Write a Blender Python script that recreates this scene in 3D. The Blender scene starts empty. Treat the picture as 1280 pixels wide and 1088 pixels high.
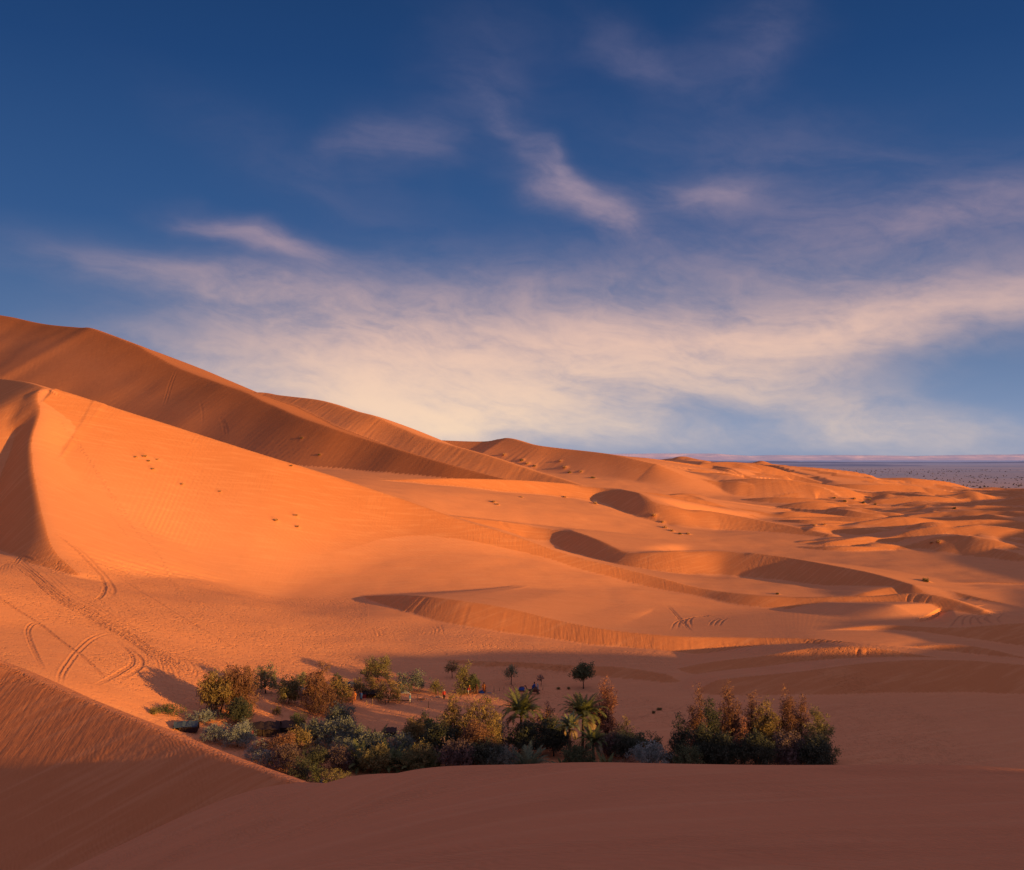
import bpy, math, random
import numpy as np
from mathutils import Vector, Matrix

random.seed(7)
rng = np.random.RandomState(11)
QF = 1.0
F = 1229.0            # focal length in photo pixels (photo is 1280 wide)
H = 45.0              # eye height above the oasis floor
HZ = 571.0            # horizon row of the level camera
SUN_EL = math.radians(7.0)
SUN_H = np.array([0.86, -0.51]); SUN_H /= np.linalg.norm(SUN_H)   # horizontal direction towards the sun

def wpt(px, py, Y):
    """sight line of the survey -> a world point at ground distance Y"""
    return ((px-640.0)/F*Y, Y, H-(py-HZ)/F*Y)

# ------------------------------------------------------------------ noise
def _hash(ix, iy, seed):
    n = (ix.astype(np.int64)*374761393 + iy.astype(np.int64)*668265263 + seed*974711) & 0x7fffffff
    n = (n ^ (n >> 13))*1274126177 & 0x7fffffff
    return ((n ^ (n >> 16)) & 0xffff).astype(np.float32)/65535.0
def vnoise(x, y, seed=0):
    ix = np.floor(x); iy = np.floor(y)
    fx = (x-ix).astype(np.float32); fy = (y-iy).astype(np.float32)
    ux = fx*fx*fx*(fx*(fx*6-15)+10); uy = fy*fy*fy*(fy*(fy*6-15)+10)
    a = _hash(ix, iy, seed); b = _hash(ix+1, iy, seed); c = _hash(ix, iy+1, seed); d = _hash(ix+1, iy+1, seed)
    return (a+(b-a)*ux)*(1-uy)+(c+(d-c)*ux)*uy - 0.5
def fbm(x, y, seed=0, octs=3):
    s = 0; a = 1.0
    for o in range(octs):
        s = s+a*vnoise(x*2**o, y*2**o, seed+o*17); a *= 0.5
    return s
def sstep(a, b, x):
    t = np.clip((x-a)/(b-a), 0, 1); return t*t*(3-2*t)

# ------------------------------------------------------------------ polar survey grid around the viewpoint
def rows():
    r = [0.02, 1.0]
    while r[-1] < 40000:
        q = r[-1]
        if q < 70: d = max(0.12, q*0.008)
        elif q < 140: d = 0.55
        elif q < 270: d = 0.40
        elif q < 420: d = 0.62
        elif q < 700: d = 1.25
        elif q < 1200: d = 2.6
        elif q < 1900: d = 6.5
        elif q < 9000: d = q*0.012
        else: d = q*.03
        r.append(q+d*QF)
    return np.array(r)
def cols():
    u = np.arange(-60, 1341, 1.35*QF)
    t = np.arctan((u-640)/F)
    right = [t[-1]]; st = 0.0012
    while right[-1] < math.pi:
        right.append(right[-1]+st); st = min(st*1.09, 0.035)
    left = [t[0]]; st = 0.0012
    while left[-1] > -math.pi:
        left.append(left[-1]-st); st = min(st*1.09, 0.035)
    right[-1] = math.pi; left[-1] = -math.pi
    return np.array(left[::-1][:-1]+list(t)+right[1:])
R = rows(); TH = cols()
NR, NC = len(R), len(TH)
RR, TT = np.meshgrid(R, TH, indexing='ij')
GX = (RR*np.sin(TT)).astype(np.float32); GY = (RR*np.cos(TT)).astype(np.float32)
print('grid', NR, NC, NR*NC)
# gentle domain warp so crests are never ruler-straight
wamp = np.clip(RR/300.0, 0.12, 2.2)
WX = GX + (wamp*3.0*fbm(GX/38/np.maximum(wamp, .6), GY/38/np.maximum(wamp, .6), 3, 2)).astype(np.float32)
WY = GY + (wamp*3.0*fbm(GX/38/np.maximum(wamp, .6), GY/38/np.maximum(wamp, .6), 9, 2)).astype(np.float32)

# ------------------------------------------------------------------ thin-plate floor
def tps_fit(P, Z, reg=1e-3):
    P = np.asarray(P, float); Z = np.asarray(Z, float); n = len(P)
    D = np.linalg.norm(P[:, None]-P[None], axis=2)
    K = np.where(D > 0, D*D*np.log(np.maximum(D, 1e-9)), 0)+reg*np.eye(n)
    A = np.zeros((n+3, n+3)); A[:n, :n] = K; A[:n, n] = 1; A[:n, n+1:] = P; A[n, :n] = 1; A[n+1:, :n] = P.T
    w = np.linalg.solve(A, np.concatenate([Z, np.zeros(3)]))
    return P, w
def tps_eval(fit, x, y):
    P, w = fit; n = len(P)
    out = np.full(x.shape, w[n], np.float32)+w[n+1]*x+w[n+2]*y
    for i in range(n):
        d2 = (x-P[i, 0])**2+(y-P[i, 1])**2+1e-9
        out += (0.5*w[i])*d2*np.log(d2)
    return out.astype(np.float32)

floor_px = [(-150,700,25),(0,700,20),(0,780,15),(100,800,12),(130,702,17),(200,740,12),(300,745,9),(400,764,4.6),(500,770,4.2),(600,785,2.0),
 (300,820,5),(200,860,6),(100,850,10),(233,915,2.5),(200,880,4.5),(150,868,7.5),(300,930,1.5),(262,893,2.8),(340,950,1),(340,755,5),(420,830,2),(420,900,0),(300,890,3),(600,835,0),(600,870,0),(600,950,0),(800,870,-1),(1000,950,-1),
 (1280,940,-1),(1280,880,-1),(1000,870,-1),(1280,842,-1.5),(900,838,-1.5),(700,815,0),(850,772,-.3),(1000,768,-1.6),(1150,772,-1.6),
 (1280,770,-1.0),(880,824,-1.7),(1050,816,-1.5),(600,765,3),(700,745,3.5),(880,722,-.5),(980,728,-1),(1150,705,1),(1280,700,1),(770,704,1.5),(700,683,6),(612,668,12),
 (700,644,17),(700,628,21),(760,629,19.5),(800,649,10.5),(870,661,6),(940,663,6),(870,628,5),(920,634,3),(560,618,27),(480,620,29),(850,672,7),(1000,672,5),(1100,650,3),(1280,650,2),(1000,630,4),(820,604,20),(900,612,11),(1100,620,0),
 (1280,622,-3),(1280,608,-9),(1050,602,-4),(620,657,18.5)]
P = []; Z = []
for px, py, z in floor_px:
    Y = (H-z)*F/(py-HZ); X = (px-640)/F*Y
    P.append((math.atan2(X, Y), math.log(math.hypot(X, Y)))); Z.append(z)
for X, Y, z in [(-150,300,22),(-165,330,26),(-137,262,20),(-195,300,26),(-250,335,32),(-420,900,40),(-620,620,45),(-330,430,35),(-600,1400,40),(-200,1100,40),(400,300,0),(700,500,0),(300,120,0),(500,900,-2),(1100,1300,-9),
                (0,1700,2),(0,2200,-8),(-1200,2200,-5),(1300,2300,-10),(-250,150,25),(-150,100,18),(150,80,2),(60,70,4),(-60,70,6),(-75,110,8),(-20,70,8),(-250,250,32)]:
    P.append((math.atan2(X, Y), math.log(math.hypot(X, Y)))); Z.append(z)
fit = tps_fit(P, Z, 2e-3)
tcl = np.clip(TT, -1.15, 1.2); rcl = np.log(np.clip(RR, 55, 2400))
base = tps_eval(fit, tcl.astype(np.float32), rcl.astype(np.float32))
base = np.clip(base, -14, 48)
back = sstep(1.0, 2.2, np.abs(TT))
base = base*(1-back)+8*back
flat = sstep(1300, 2100, RR)
base = base*(1-flat)+(-10)*flat
base += (0.5*fbm(GX/60, GY/60, 21, 3)+0.25*fbm(GX/14, GY/14, 25, 2))*np.clip(RR/150, 0.2, 1.5)*(1-0.6*flat)
Zg = base.astype(np.float32)
OWN = np.zeros(Zg.shape, np.int16)          # which landform owns the vertex
FACE = np.zeros(Zg.shape, np.float32)       # avalanche-face mask
NAMES = ['desert_floor']

def catmull(pts, n):
    pts = np.asarray(pts, float)
    Pp = np.vstack([2*pts[0]-pts[1], pts, 2*pts[-1]-pts[-2]])
    out = []
    for i in range(1, len(Pp)-2):
        for k in range(n):
            t = k/n
            a, b, c, d = Pp[i-1], Pp[i], Pp[i+1], Pp[i+2]
            out.append(0.5*((2*b)+(-a+c)*t+(2*a-5*b+4*c-d)*t*t+(-a+3*b-3*c+d)*t**3))
    out.append(pts[-1]); return np.array(out)

def smax(a, b, k):
    h = np.clip(0.5+0.5*(a-b)/k, 0, 1)
    return b+(a-b)*h+k*h*(1-h)

def dune(name, pts, sf=0.6, sb=0.2, w=1e9, sf2=None, rf=0.25, rb=1.5, k=0.6, sub=6, world=False, streak=0.05, sfreq=1.0,
         grooves=(), reach=None, taper=0.0, warp=1.0, own=None, own_reach=150, fade=None, cut=None, sm=40):
    """a dune: crest polyline (px,py,Y[,sf[,sb]]) listed left to right; front = side towards the viewer"""
    global Zg
    full = []
    for p in pts:
        X, Y, z = p[:3] if world else wpt(*p[:3])
        full.append((X, Y, z, p[3] if len(p) > 3 and p[3] is not None else sf, p[4] if len(p) > 4 else sb, p[0]))
    C = catmull(full, sub)
    LL = np.concatenate([[0], np.cumsum(np.hypot(np.diff(C[:, 0]), np.diff(C[:, 1])))])
    gal = -np.gradient(C[:, 2], LL)
    zs = C[:, 2].copy()
    for it in range(max(40, sm)):
        if it < 40: gal[1:-1] = .25*gal[:-2]+.5*gal[1:-1]+.25*gal[2:]
        zs[1:-1] = .25*zs[:-2]+.5*zs[1:-1]+.25*zs[2:]
    zmax = C[:, 2].max()
    smin = min(C[:, 3].min(), C[:, 4].min(), sf2 if sf2 else 9)
    rch = reach or min(600, (zmax-min(-6, Zg.min()))/max(smin, .05)+10)
    x0, x1 = C[:, 0].min()-rch, C[:, 0].max()+rch; y0, y1 = C[:, 1].min()-rch, C[:, 1].max()+rch
    cx_ = 0 if x0 < 0 < x1 else min(abs(x0), abs(x1)); cy_ = 0 if y0 < 0 < y1 else min(abs(y0), abs(y1))
    i0 = max(1, np.searchsorted(R, math.hypot(cx_, cy_)-12)); i1 = min(NR, np.searchsorted(R, math.hypot(max(abs(x0), abs(x1)), max(abs(y0), abs(y1)))+12)+1)
    j0, j1 = 0, NC
    if y0 > 15:
        an = [math.atan2(a_, b_) for a_ in (x0-10, x1+10) for b_ in (y0-10, y1+10)]
        j0 = max(0, np.searchsorted(TH, min(an))-1); j1 = min(NC, np.searchsorted(TH, max(an))+2)
    wx = WX[i0:i1, j0:j1]; wy = WY[i0:i1, j0:j1]
    mi, mj = np.nonzero((wx > x0) & (wx < x1) & (wy > y0) & (wy < y1))
    idx = (mi+i0)*NC+mj+j0
    if len(idx) == 0: return
    if warp == 1.0:
        x = WX.ravel()[idx]; y = WY.ravel()[idx]
    else:
        x = GX.ravel()[idx]; y = GY.ravel()[idx]
    best = np.full(len(idx), 1e12, np.float32)
    zc = np.zeros(len(idx), np.float32); s1 = zc.copy(); s2 = zc.copy(); cs = zc.copy(); tp = zc.copy(); ga = zc.copy(); zf = zc.copy(); al = zc.copy(); beyond = zc.copy()
    L = 0.0
    for i in range(len(C)-1):
        a = C[i]; b = C[i+1]
        ex, ey = b[0]-a[0], b[1]-a[1]; l = math.hypot(ex, ey)
        if l < 1e-6: continue
        ux, uy = ex/l, ey/l
        dx = x-np.float32(a[0]); dy = y-np.float32(a[1])
        pr = dx*np.float32(ux)+dy*np.float32(uy)
        t = np.clip(pr/np.float32(l), 0, 1)
        qx = dx-t*np.float32(ex); qy = dy-t*np.float32(ey)
        d2 = qx*qx+qy*qy
        u = d2 < best
        if not u.any(): L += l; continue
        best[u] = d2[u]
        tt = t[u]
        zc[u] = a[2]+(b[2]-a[2])*tt; s1[u] = a[3]+(b[3]-a[3])*tt; s2[u] = a[4]+(b[4]-a[4])*tt; tp[u] = a[5]+(b[5]-a[5])*tt
        al[u] = L+tt*l; ga[u] = gal[i]+(gal[i+1]-gal[i])*tt; zf[u] = zs[i]+(zs[i+1]-zs[i])*tt
        dd = np.sqrt(d2[u])+1e-6
        side = (dx[u]*uy-dy[u]*ux)         # >0 : right of travel = front
        cs[u] = np.clip(side/dd, -1, 1)
        if i == 0 or i == len(C)-2:
            bb = np.zeros(u.sum(), np.float32)
            if i == 0: bb = np.maximum(bb, -pr[u])
            if i == len(C)-2: bb = np.maximum(bb, pr[u]-l)
            beyond[u] = bb
        else: beyond[u] = 0
        L += l
    d = np.sqrt(best)
    fw = 0.5+0.5*cs
    df = np.sqrt(d*d+rf*rf)-rf; db = np.sqrt(d*d+rb*rb)-rb
    gf = s1*df
    if sf2 is not None:
        gf = sf2*df+(s1-sf2)*w*(1-np.exp(-df/w))     # steep brink easing into the apron
    gb = s2*db
    if fade: zc = zc+(zf-zc)*(1-np.exp(-d/fade))
    z = zc-(gf*fw+gb*(1-fw))
    al = al-d*ga/np.maximum(s1, .3)          # streaks run down the true fall line
    if taper: z -= taper*beyond
    if cut is not None: z -= 1.3*np.maximum(0, np.interp(y, cut[0], cut[1])-x)
    # avalanche streaks running straight down the face
    fm = (fw > 0.6)*np.clip(df/1.2, 0, 1)
    if streak:
        nn = fbm(al*0.9*sfreq, d*0.03, 31, 3)
        z += fm*streak*nn*np.minimum(1, d/2)*np.clip((np.minimum(tp-C[0, 5], C[-1, 5]-tp)-6)/40, 0, 1)
    for (g0, g1, amp, frq) in grooves:
        gm = sstep(g0, g0+(g1-g0)*.2, tp)*(1-sstep(g0+(g1-g0)*.8, g1, tp))
        n1 = vnoise(al*frq+0.35*np.sin(d*.25), d*0.05, 57)
        z -= fm*gm*amp*np.clip(np.abs(n1)*-4+1.0, 0, 1)*np.clip(d/1.0, 0, 1)*np.exp(-d/14)
    zo = Zg.ravel()
    old = zo[idx]
    if isinstance(k, tuple): k = np.clip((zc-k[2])*k[3], k[0], k[1])
    new = smax(z.astype(np.float32), old, k)
    zo[idx] = new
    if own is None:
        NAMES.append(name); oid = len(NAMES)-1
    else: oid = own
    w_ = (z > old+.25) & (d < own_reach)
    OWN.ravel()[idx[w_]] = oid
    ff = FACE.ravel(); ff[idx[w_]] = np.where(fw[w_] > .5, np.clip(1.2-np.abs(df[w_])/40, 0, 1)*(s1[w_] > .35), 0)
    return oid

# ------------------------------------------------------------------ the great dunes
A = dune('sand_dune', [(-500,330,1950),(-260,352,1770),(-120,372,1620),(0,394,1480),(50,404,1400),(95,409.3,1325),(112,409.6,1298),(130,415.5,1270),(170,432,1205),(230,462,1115),(300,488,1010),(345,508,945),(400,530,874),
      (460,550,828),(520,568,786),(580,585,750),(640,602,720),(700,619,692),(780,642,662)], sf=.62, sb=.3, rf=1.5, rb=5, k=2, streak=.10, sfreq=.5, sub=12, fade=30, own_reach=400)
I1 = dune('sand_dune', [(230,470,1230),(300,488,1160),(330,491,1135),(345,494,1115),(400,501,1060),(440,513,1015),(470,521,985),(500,534,955),(540,549,915),(600,568,860),(660,588,820),(725,606,780)],
      sf=.45, sb=.3, rf=3, rb=6, k=3, streak=.25, sfreq=.3)
I2 = dune('sand_dune', [(500,548,1150),(560,551,1130),(605,552,1110),(622,549,1100),(635,548,1090),(665,556,1060),(700,561,1040),(760,568,1000),(820,580,960)], sf=.5, sb=.25, rf=1, rb=5, k=3, streak=.05, sfreq=.3)
I3 = dune('sand_dune', [(720,572,1240),(745,569,1190),(770,569,1130),(785,576,1080),(810,583,1040),(850,588,1000),(900,594,960),(960,603,940)], sf=.34, sb=.14, rf=.6, rb=3, k=2, streak=0, sfreq=.3)
I4 = dune('sand_dune', [(800,576,1480),(820,575,1450),(840,573,1420),(860,576,1380),(900,578,1330),(960,583,1260),(1000,591,1190),(1040,601,1130)], sf=.28, sb=.12, rf=1, rb=5, k=2, streak=0, sfreq=.3)
Hd = dune('sand_dune', [(330,603,462),(380,602,468),(430,601,476),(480,600,488),(560,598,512),(640,600,545),(700,604,575),(740,607.5,585),(760,610,580),(780,613.5,562),(800,618,545),(815,626,533),(840,631,530,.48),(860,635,531,.42),(900,641,530,.36),(950,651,520,.36),(1005,661,503,.36),(1040,668,490,.36)],
      sf=.56, sb=.16, rf=.6, rb=3, k=1.0, sub=8, streak=.06, sfreq=.8, fade=14, sm=900)
G = dune('sand_dune', [(470,628,398),(530,641,412),(610,650,430),(650,655,437),(690,660,437),(715,664,428),(745,675,412),(770,687,398),(785,691,392),(810,690,390),(850,688,390),(900,687,390),(935,691,384),(990,698,373),(1040,706,360),(1090,716,345),(1145,732,325)],
      sf=.6, sb=.12, rf=.4, rb=1.5, k=.5, sub=8, fade=14, sm=700, streak=.05, sfreq=1.2, grooves=((612,640,.45,.35),(866,922,.55,.75)))
SPUR = [(73,486.2,341,.8,.5),(64,485.5,340,.8,.5),(57,489,337,.8,.48),(55,500,331,1.0,.46),(58,515,323,1.2,.44),(49,548,309,1.4,.42),(49,575,296,1.4,.42),(54,610,280,1.35,.40),(62,650,262,1.1,.36),(74,688,246,.7,.36),(100,716,235,.5,.4)]
_sp = sorted((p[2], (p[0]-640)/F*p[2]) for p in SPUR)
CUT = ([150]+[a for a, b in _sp], [-75]+[b for a, b in _sp])
B = dune('sand_dune', [(122,501.5,341),(150,510,342),(250,543,346),(350,575,348),(430,602,349),(500,625,349),(570,648,347),(640,670,344),(700,691,339),(760,707,333),(820,722,325),
      (880,736,315),(940,744,304),(1000,747,300),(1060,746,297),(1100,746,295),(1140,743,293),(1170,745,289),(1200,752,284),(1235,764,277)],
      sf=.66, sb=.35, w=26, sf2=.45, rf=1.1, rb=3, k=(.7, 5, 4, .25), streak=0, taper=.5, cut=CUT, sub=18, grooves=((1134,1172,.8,.5),))
Bl = dune('sand_dune', [(-330,440,760),(-120,460,560),(-50,469,475),(0,473,415),(34,476.5,372),(52,481,350),(62,484.5,342)], sf=.66, sb=.35, w=30, sf2=.46, rf=.5, rb=2, k=.8, streak=.015, own=B, cut=None, sub=12, taper=.3)
Bx = dune('sand_dune', [(76,486.5,340.5),(92,491.5,340.7),(112,498,341),(134,505,341.3)], sf=.64, sb=.45, w=26, sf2=.46, rf=1.3, rb=3, k=.8, streak=0, own=B, taper=.6, cut=CUT)
Cn = dune('sand_dune', SPUR,
      rf=1.2, rb=2.5, k=1.2, streak=0, own=B, taper=.35)
# slip faces and low ridges of the middle ground
D = dune('sand_dune', [(340,747.5,312),(375,747.5,300),(405,747,289),(450,746,277),(510,745,264),(560,749,257.5),(620,758,252.5),(700,776,246),(760,787,241),(830,794,237),(900,797,235),(960,798,233),(1020,799,230),(1060,803,226),(1090,808,222)],
      sf=.6, sb=.05, rf=.25, rb=1, k=.4, sub=14, streak=.05, sfreq=1.3, taper=.03, grooves=((500,540,.22,.7),))
E = dune('sand_dune', [(500,824,218),(540,824,215),(600,826,212),(660,828,211),(720,831,209),(770,833,207),(830,842,203)], sf=.6, sb=.05, rf=.2, rb=1, k=.3, streak=.05, sfreq=2, taper=.1,
      grooves=((682,720,.7,.8),))
F1 = dune('sand_dune', [(840,836,208),(880,829,210),(950,821,212),(1005,812,214),(1040,810,213),(1075,809,212),(1120,815,209),(1190,827,203),(1230,832,200)], sf=.58, sb=.14, rf=.3, rb=1.5, k=.5, streak=.05, sfreq=1.5, taper=.1,
      grooves=((1070,1110,.8,.6),))
F2 = dune('sand_dune', [(900,850,194),(950,845,195),(1010,839,196),(1100,829,199),(1200,827,200),(1280,832,198),(1380,838,196)], sf=.55, sb=.14, rf=.6, rb=2, k=.6, streak=.04, taper=.1)
F3 = dune('sand_dune', [(1105,816,222),(1130,811,224),(1180,808,225),(1230,811,223),(1280,822,217),(1340,834,210)], sf=.58, sb=.14, rf=.3, rb=2, k=.5, streak=.05, taper=.1, grooves=((1188,1232,.5,.9),))
F4 = dune('sand_dune', [(960,802,239),(1000,797,242),(1050,787,247),(1110,783,249),(1180,786,246),(1220,785,246),(1280,780,248),(1360,776,251)], sf=.58, sb=.14, rf=.4, rb=2, k=.5, streak=.05, taper=.1)
G2 = dune('sand_dune', [(1085,741,324),(1120,735,328),(1180,738,324),(1245,752,309),(1280,760,299)], sf=.4, sb=.08, rf=1, rb=3, k=.8, streak=.1, taper=.05)
G3 = dune('sand_dune', [(1150,734,346),(1200,730,350),(1245,729,352),(1300,731,350)], sf=.4, sb=.1, rf=.8, rb=3, k=.8, taper=.05)
J2 = dune('sand_dune', [(840,690,470),(895,683,478),(930,679,480),(960,678,480),(1010,679,478),(1080,681,474),(1150,680,474),(1230,675,482),(1280,672,488),(1380,668,490)], sf=.5, sb=.1, rf=.4, rb=3, k=.8, streak=.07, sfreq=.6, taper=.05)
J1 = dune('sand_dune', [(990,681,540),(1012,674,560),(1040,664,585),(1080,660,592),(1115,658,594),(1150,660,588),(1200,671,555)], sf=.5, sb=.1, rf=.4, rb=2, k=.8, streak=.1, sfreq=.6, taper=.05, grooves=((1100,1132,.8,.3),))
J3 = dune('sand_dune', [(1140,672,600),(1170,666,615),(1200,659,625),(1250,659,625),(1300,662,615)], sf=.45, sb=.1, rf=.8, rb=4, k=1, streak=.2, sfreq=.5, taper=.05)
J4 = dune('sand_dune', [(1060,648,800),(1110,642,815),(1150,638,820),(1185,641,812),(1230,646,800)], sf=.5, sb=.12, rf=.6, rb=4, k=1, taper=.05)
J5 = dune('sand_dune', [(1150,636,930),(1180,631,950),(1225,627,970),(1250,628,960),(1290,634,930)], sf=.4, sb=.1, rf=1, rb=5, k=1.2, taper=.05)

def px_of(x, y, z): return 640+F*x/y, HZ-F*(z-H)/y
# the open sand sea to the right: many small crescent ridges in wind order
rr = np.random.RandomState(5)
floor_id = 0
def zat(x, y):
    r = math.hypot(x, y); t = math.atan2(x, y)
    i = min(max(np.searchsorted(R, r)-1, 0), NR-2); j = min(max(np.searchsorted(TH, t)-1, 0), NC-2)
    a = (r-R[i])/(R[i+1]-R[i]); b = (t-TH[j])/(TH[j+1]-TH[j])
    return float((Zg[i,j]*(1-b)+Zg[i,j+1]*b)*(1-a)+(Zg[i+1,j]*(1-b)+Zg[i+1,j+1]*b)*a)
def small_ridge(cx, cy, half, h, ang, bow):
    pts = []
    for q in (-1,-.6,-.2,.2,.6,1):
        s_ = q*half; off = -bow*q*q
        X = cx+s_*math.cos(ang)-off*math.sin(ang); Y = cy+s_*math.sin(ang)+off*math.cos(ang)
        pts.append((X, Y, zat(X, Y)+h*(1-.75*q*q)))
    dune('sand_ridge', pts, sf=.5, sb=.11+.05*rr.rand(), rf=.5, rb=3, k=.8, sub=4, world=True, streak=.15, sfreq=.4, taper=.12, own=floor_id, reach=90)
def wavy_ridge(u0, u1, Y0, h, seed):
    r2 = np.random.RandomState(seed); ph = r2.uniform(0, 6.28, 6); pts = []; n = max(5, int((u1-u0)/16))
    tilt = r2.uniform(-.10, .03)
    for k in range(n+1):
        f = k/n; u = u0+(u1-u0)*f
        Y = Y0*(1+tilt*(f-.5)+.014*math.sin(u/52+ph[0])+.005*math.sin(u/23+ph[1])+.03*math.sin(u/120+ph[2]))
        X = (u-640)/F*Y; env = math.sin(math.pi*min(1, max(0, f)))**.6
        pts.append((X, Y, zat(X, Y)+h*env*(.78+.26*math.sin(u/55+ph[3])+.07*math.sin(u/21+ph[4]))-.3))
    dune('sand_ridge', pts, sf=.52, sb=.10, rf=.3, rb=2, k=.4, sub=3, world=True, streak=.06, sfreq=.6, taper=.12, own=floor_id, reach=110)
for n in range(74):
    Y0 = math.exp(rr.uniform(math.log(430), math.log(1560)))
    lo = 1010 if Y0 < 560 else (960 if Y0 < 1000 else 800)
    uc = rr.uniform(lo, 1330); sp = rr.uniform(110, 400)
    wavy_ridge(max(lo-20, uc-sp/2), uc+sp/2, Y0, rr.uniform(2.2, 5.6)*(1.0 if Y0 < 900 else 1.25), 300+n)
for n in range(18):
    u = rr.uniform(730, 1330); Y = math.exp(rr.uniform(math.log(400), math.log(1500)))
    X = (u-640)/F*Y
    if X < 60+max(0, (Y-560))*.18 and Y < 1100: continue
    if u < 1010 and Y < 620: continue
    if Y < 520 and not (Y > 425 and u > 1120): continue
    small_ridge(X, Y, rr.uniform(25, 70), rr.uniform(3.0, 8.5)*(1 if 500 < Y < 1200 else .75), rr.uniform(-.45, .1), rr.uniform(-14, 22))

RIM = dune('sand_dune', [(1120,757,276),(1165,756,285),(1192,762,284),(1200,772,270),(1188,783,256)], sf=.35, sb=.1, rf=.8, rb=3, k=.6, streak=.05, taper=.1, own=floor_id)
for n in range(70):
    u = rr.uniform(760, 1330); Y = math.exp(rr.uniform(math.log(640), math.log(1500)))
    if u < 1000 and Y < 640: continue
    if u < 1300-(Y-480)*.9 and Y < 820 and rr.rand() < .5: continue
    small_ridge((u-640)/F*Y, Y, rr.uniform(8, 26), rr.uniform(1.4, 3.6), rr.uniform(-.5, .15), rr.uniform(-5, 9))
# sand cannot stand steeper than its angle of repose: let over-steep steps slump
i0, i1 = np.searchsorted(R, 370), np.searchsorted(R, 900); j0, j1 = np.searchsorted(TH, -.02), np.searchsorted(TH, .56)
zz = Zg[i0:i1, j0:j1].astype(np.float64); dr = np.gradient(R[i0:i1])[:, None]; da = R[i0:i1][:, None]*np.gradient(TH[j0:j1])[None]
for rep_ in range(5):
    st = np.hypot(np.gradient(zz, axis=0)/dr, np.gradient(zz, axis=1)/da) > .72
    for q_ in range(9):
        st[1:] |= st[:-1]; st[:-1] |= st[1:]
    for q_ in range(16):
        st[:, 1:] |= st[:, :-1]; st[:, :-1] |= st[:, 1:]
    wgt = st.astype(float)
    for q_ in range(12):
        wgt[1:-1] = (wgt[:-2]+wgt[1:-1]+wgt[2:])/3; wgt[:, 1:-1] = (wgt[:, :-2]+wgt[:, 1:-1]+wgt[:, 2:])/3
    for q_ in range(40):
        sm_ = zz.copy(); sm_[1:-1, 1:-1] = .2*(zz[:-2, 1:-1]+zz[2:, 1:-1])+.3*(zz[1:-1, :-2]+zz[1:-1, 2:])
        zz += wgt*(sm_-zz)
Zg[i0:i1, j0:j1] = zz
# ------------------------------------------------------------------ dunes beside and behind the viewpoint (they throw the evening shadow into the oasis)
def sq(s, q, z): return (SUN_H[0]*s-SUN_H[1]*q, SUN_H[1]*s+SUN_H[0]*q, z)
M = dune('sand_dune', [sq(*t) for t in [(110,-260,58),(100,-150,62),(92,-60,60),(84,0,56),(76,28,50),(70,40,38),(66,50,31),(64,60,26),(63,74,20),(64,92,19),(64,108,22),(65,118,21.8),(65,125,20.4),(66,131,20),(66,136,18.8),(66,141,16.6),(67,146,17),(67,151,17),(67,158,21),(68,165,27),(72,193,23.5),(78,214,19),(84,233,17),(90,250,16.5),
     (96,269,20.5),(105,293,19.5),(118,330,17.5),(128,360,19),(140,400,21),(155,480,30),(170,560,36),(190,650,40),(205,760,43),(220,880,46),(235,1000,48),(260,1200,53),(300,1500,54)]],
     sf=.3, sb=.5, rf=3, rb=2, k=3, sub=4, world=True, streak=0, warp=0)

# ------------------------------------------------------------------ foreground: ridge on the left and the mound at the viewer's feet
K = dune('sand_dune', [(-420,752,148),(-250,770,136),(-100,793,125),(0,829,121),(60,857,114.5),(120,882,108),(180,906,101.5),(240,931,95),(300,954,88.5),(345,970,83.5),(400,991,78.5),(470,1016,73),(560,1040,67)], sf=.5, sb=.66, rf=.9, rb=1.6, k=.8, sub=12, streak=.035, sfreq=3.0, warp=0)
Lp = [(1280,1088,9),(960,1088,9),(640,1088,10),(450,1088,13),(330,1088,20),(230,1088,32),(150,1088,50),(90,1088,74),
      (1280,1030,17),(900,1025,18),(640,1022,20),(480,1030,26),(350,1040,40),(250,1046,56),
      (1280,972,30),(1100,968,31),(900,963,33),(760,960.5,35),(640,960.5,38),(520,963,45),(450,969,56),(400,979,70),(380,985,80),
      (1280,980,40),(1100,976,42),(900,971,44),(640,970,50),(520,975,58),(450,985,70),
      (1280,1020,60),(900,1015,62),(640,1012,68),(520,1015,78),(1280,1090,85),(900,1090,90),(640,1090,92),(520,1080,100)]
P = []; Z = []
for px, py, Y in Lp:
    X, Y, z = wpt(px, py, Y); P.append((X/60, Y/60)); Z.append(z)
for X, Y, z in [(0,0,43.35),(0,-20,47),(15,0,44),(-12,0,41.5),(-25,20,33),(-25,0,38),(35,0,45),(45,10,39),(60,30,25),(45,36,24),(32,44,23.5),(24,54,22.5),(55,48,18),(40,60,14),(20,75,12),(-45,40,18),(30,-40,50),(-30,-40,46),(0,-70,52),(90,40,24),(-60,0,28)]:
    P.append((X/60, Y/60)); Z.append(z)
lf = tps_fit(P, Z, 1e-4)
m = (RR < 150)
ii = np.nonzero(m.ravel())[0]
gx = GX.ravel()[ii]; gy = GY.ravel()[ii]
zl = tps_eval(lf, np.clip(gx, -80, 100)/60, np.clip(gy, -90, 110)/60)
zl -= 1.2*np.maximum(0, np.hypot(gx, gy)-105)
zl += 0.05*fbm(gx/6, gy/6, 71, 2)*np.clip(np.hypot(gx, gy)/10-.3, 0, 1)
old = Zg.ravel()[ii]
Zg.ravel()[ii] = smax(zl, old, .35)
NAMES.append('foreground_dune'); oid = len(NAMES)-1
OWN.ravel()[ii[zl > old]] = oid
FACE.ravel()[ii[zl > old]] = 0
Zg[0, :] = Zg[1, :].mean()

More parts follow.
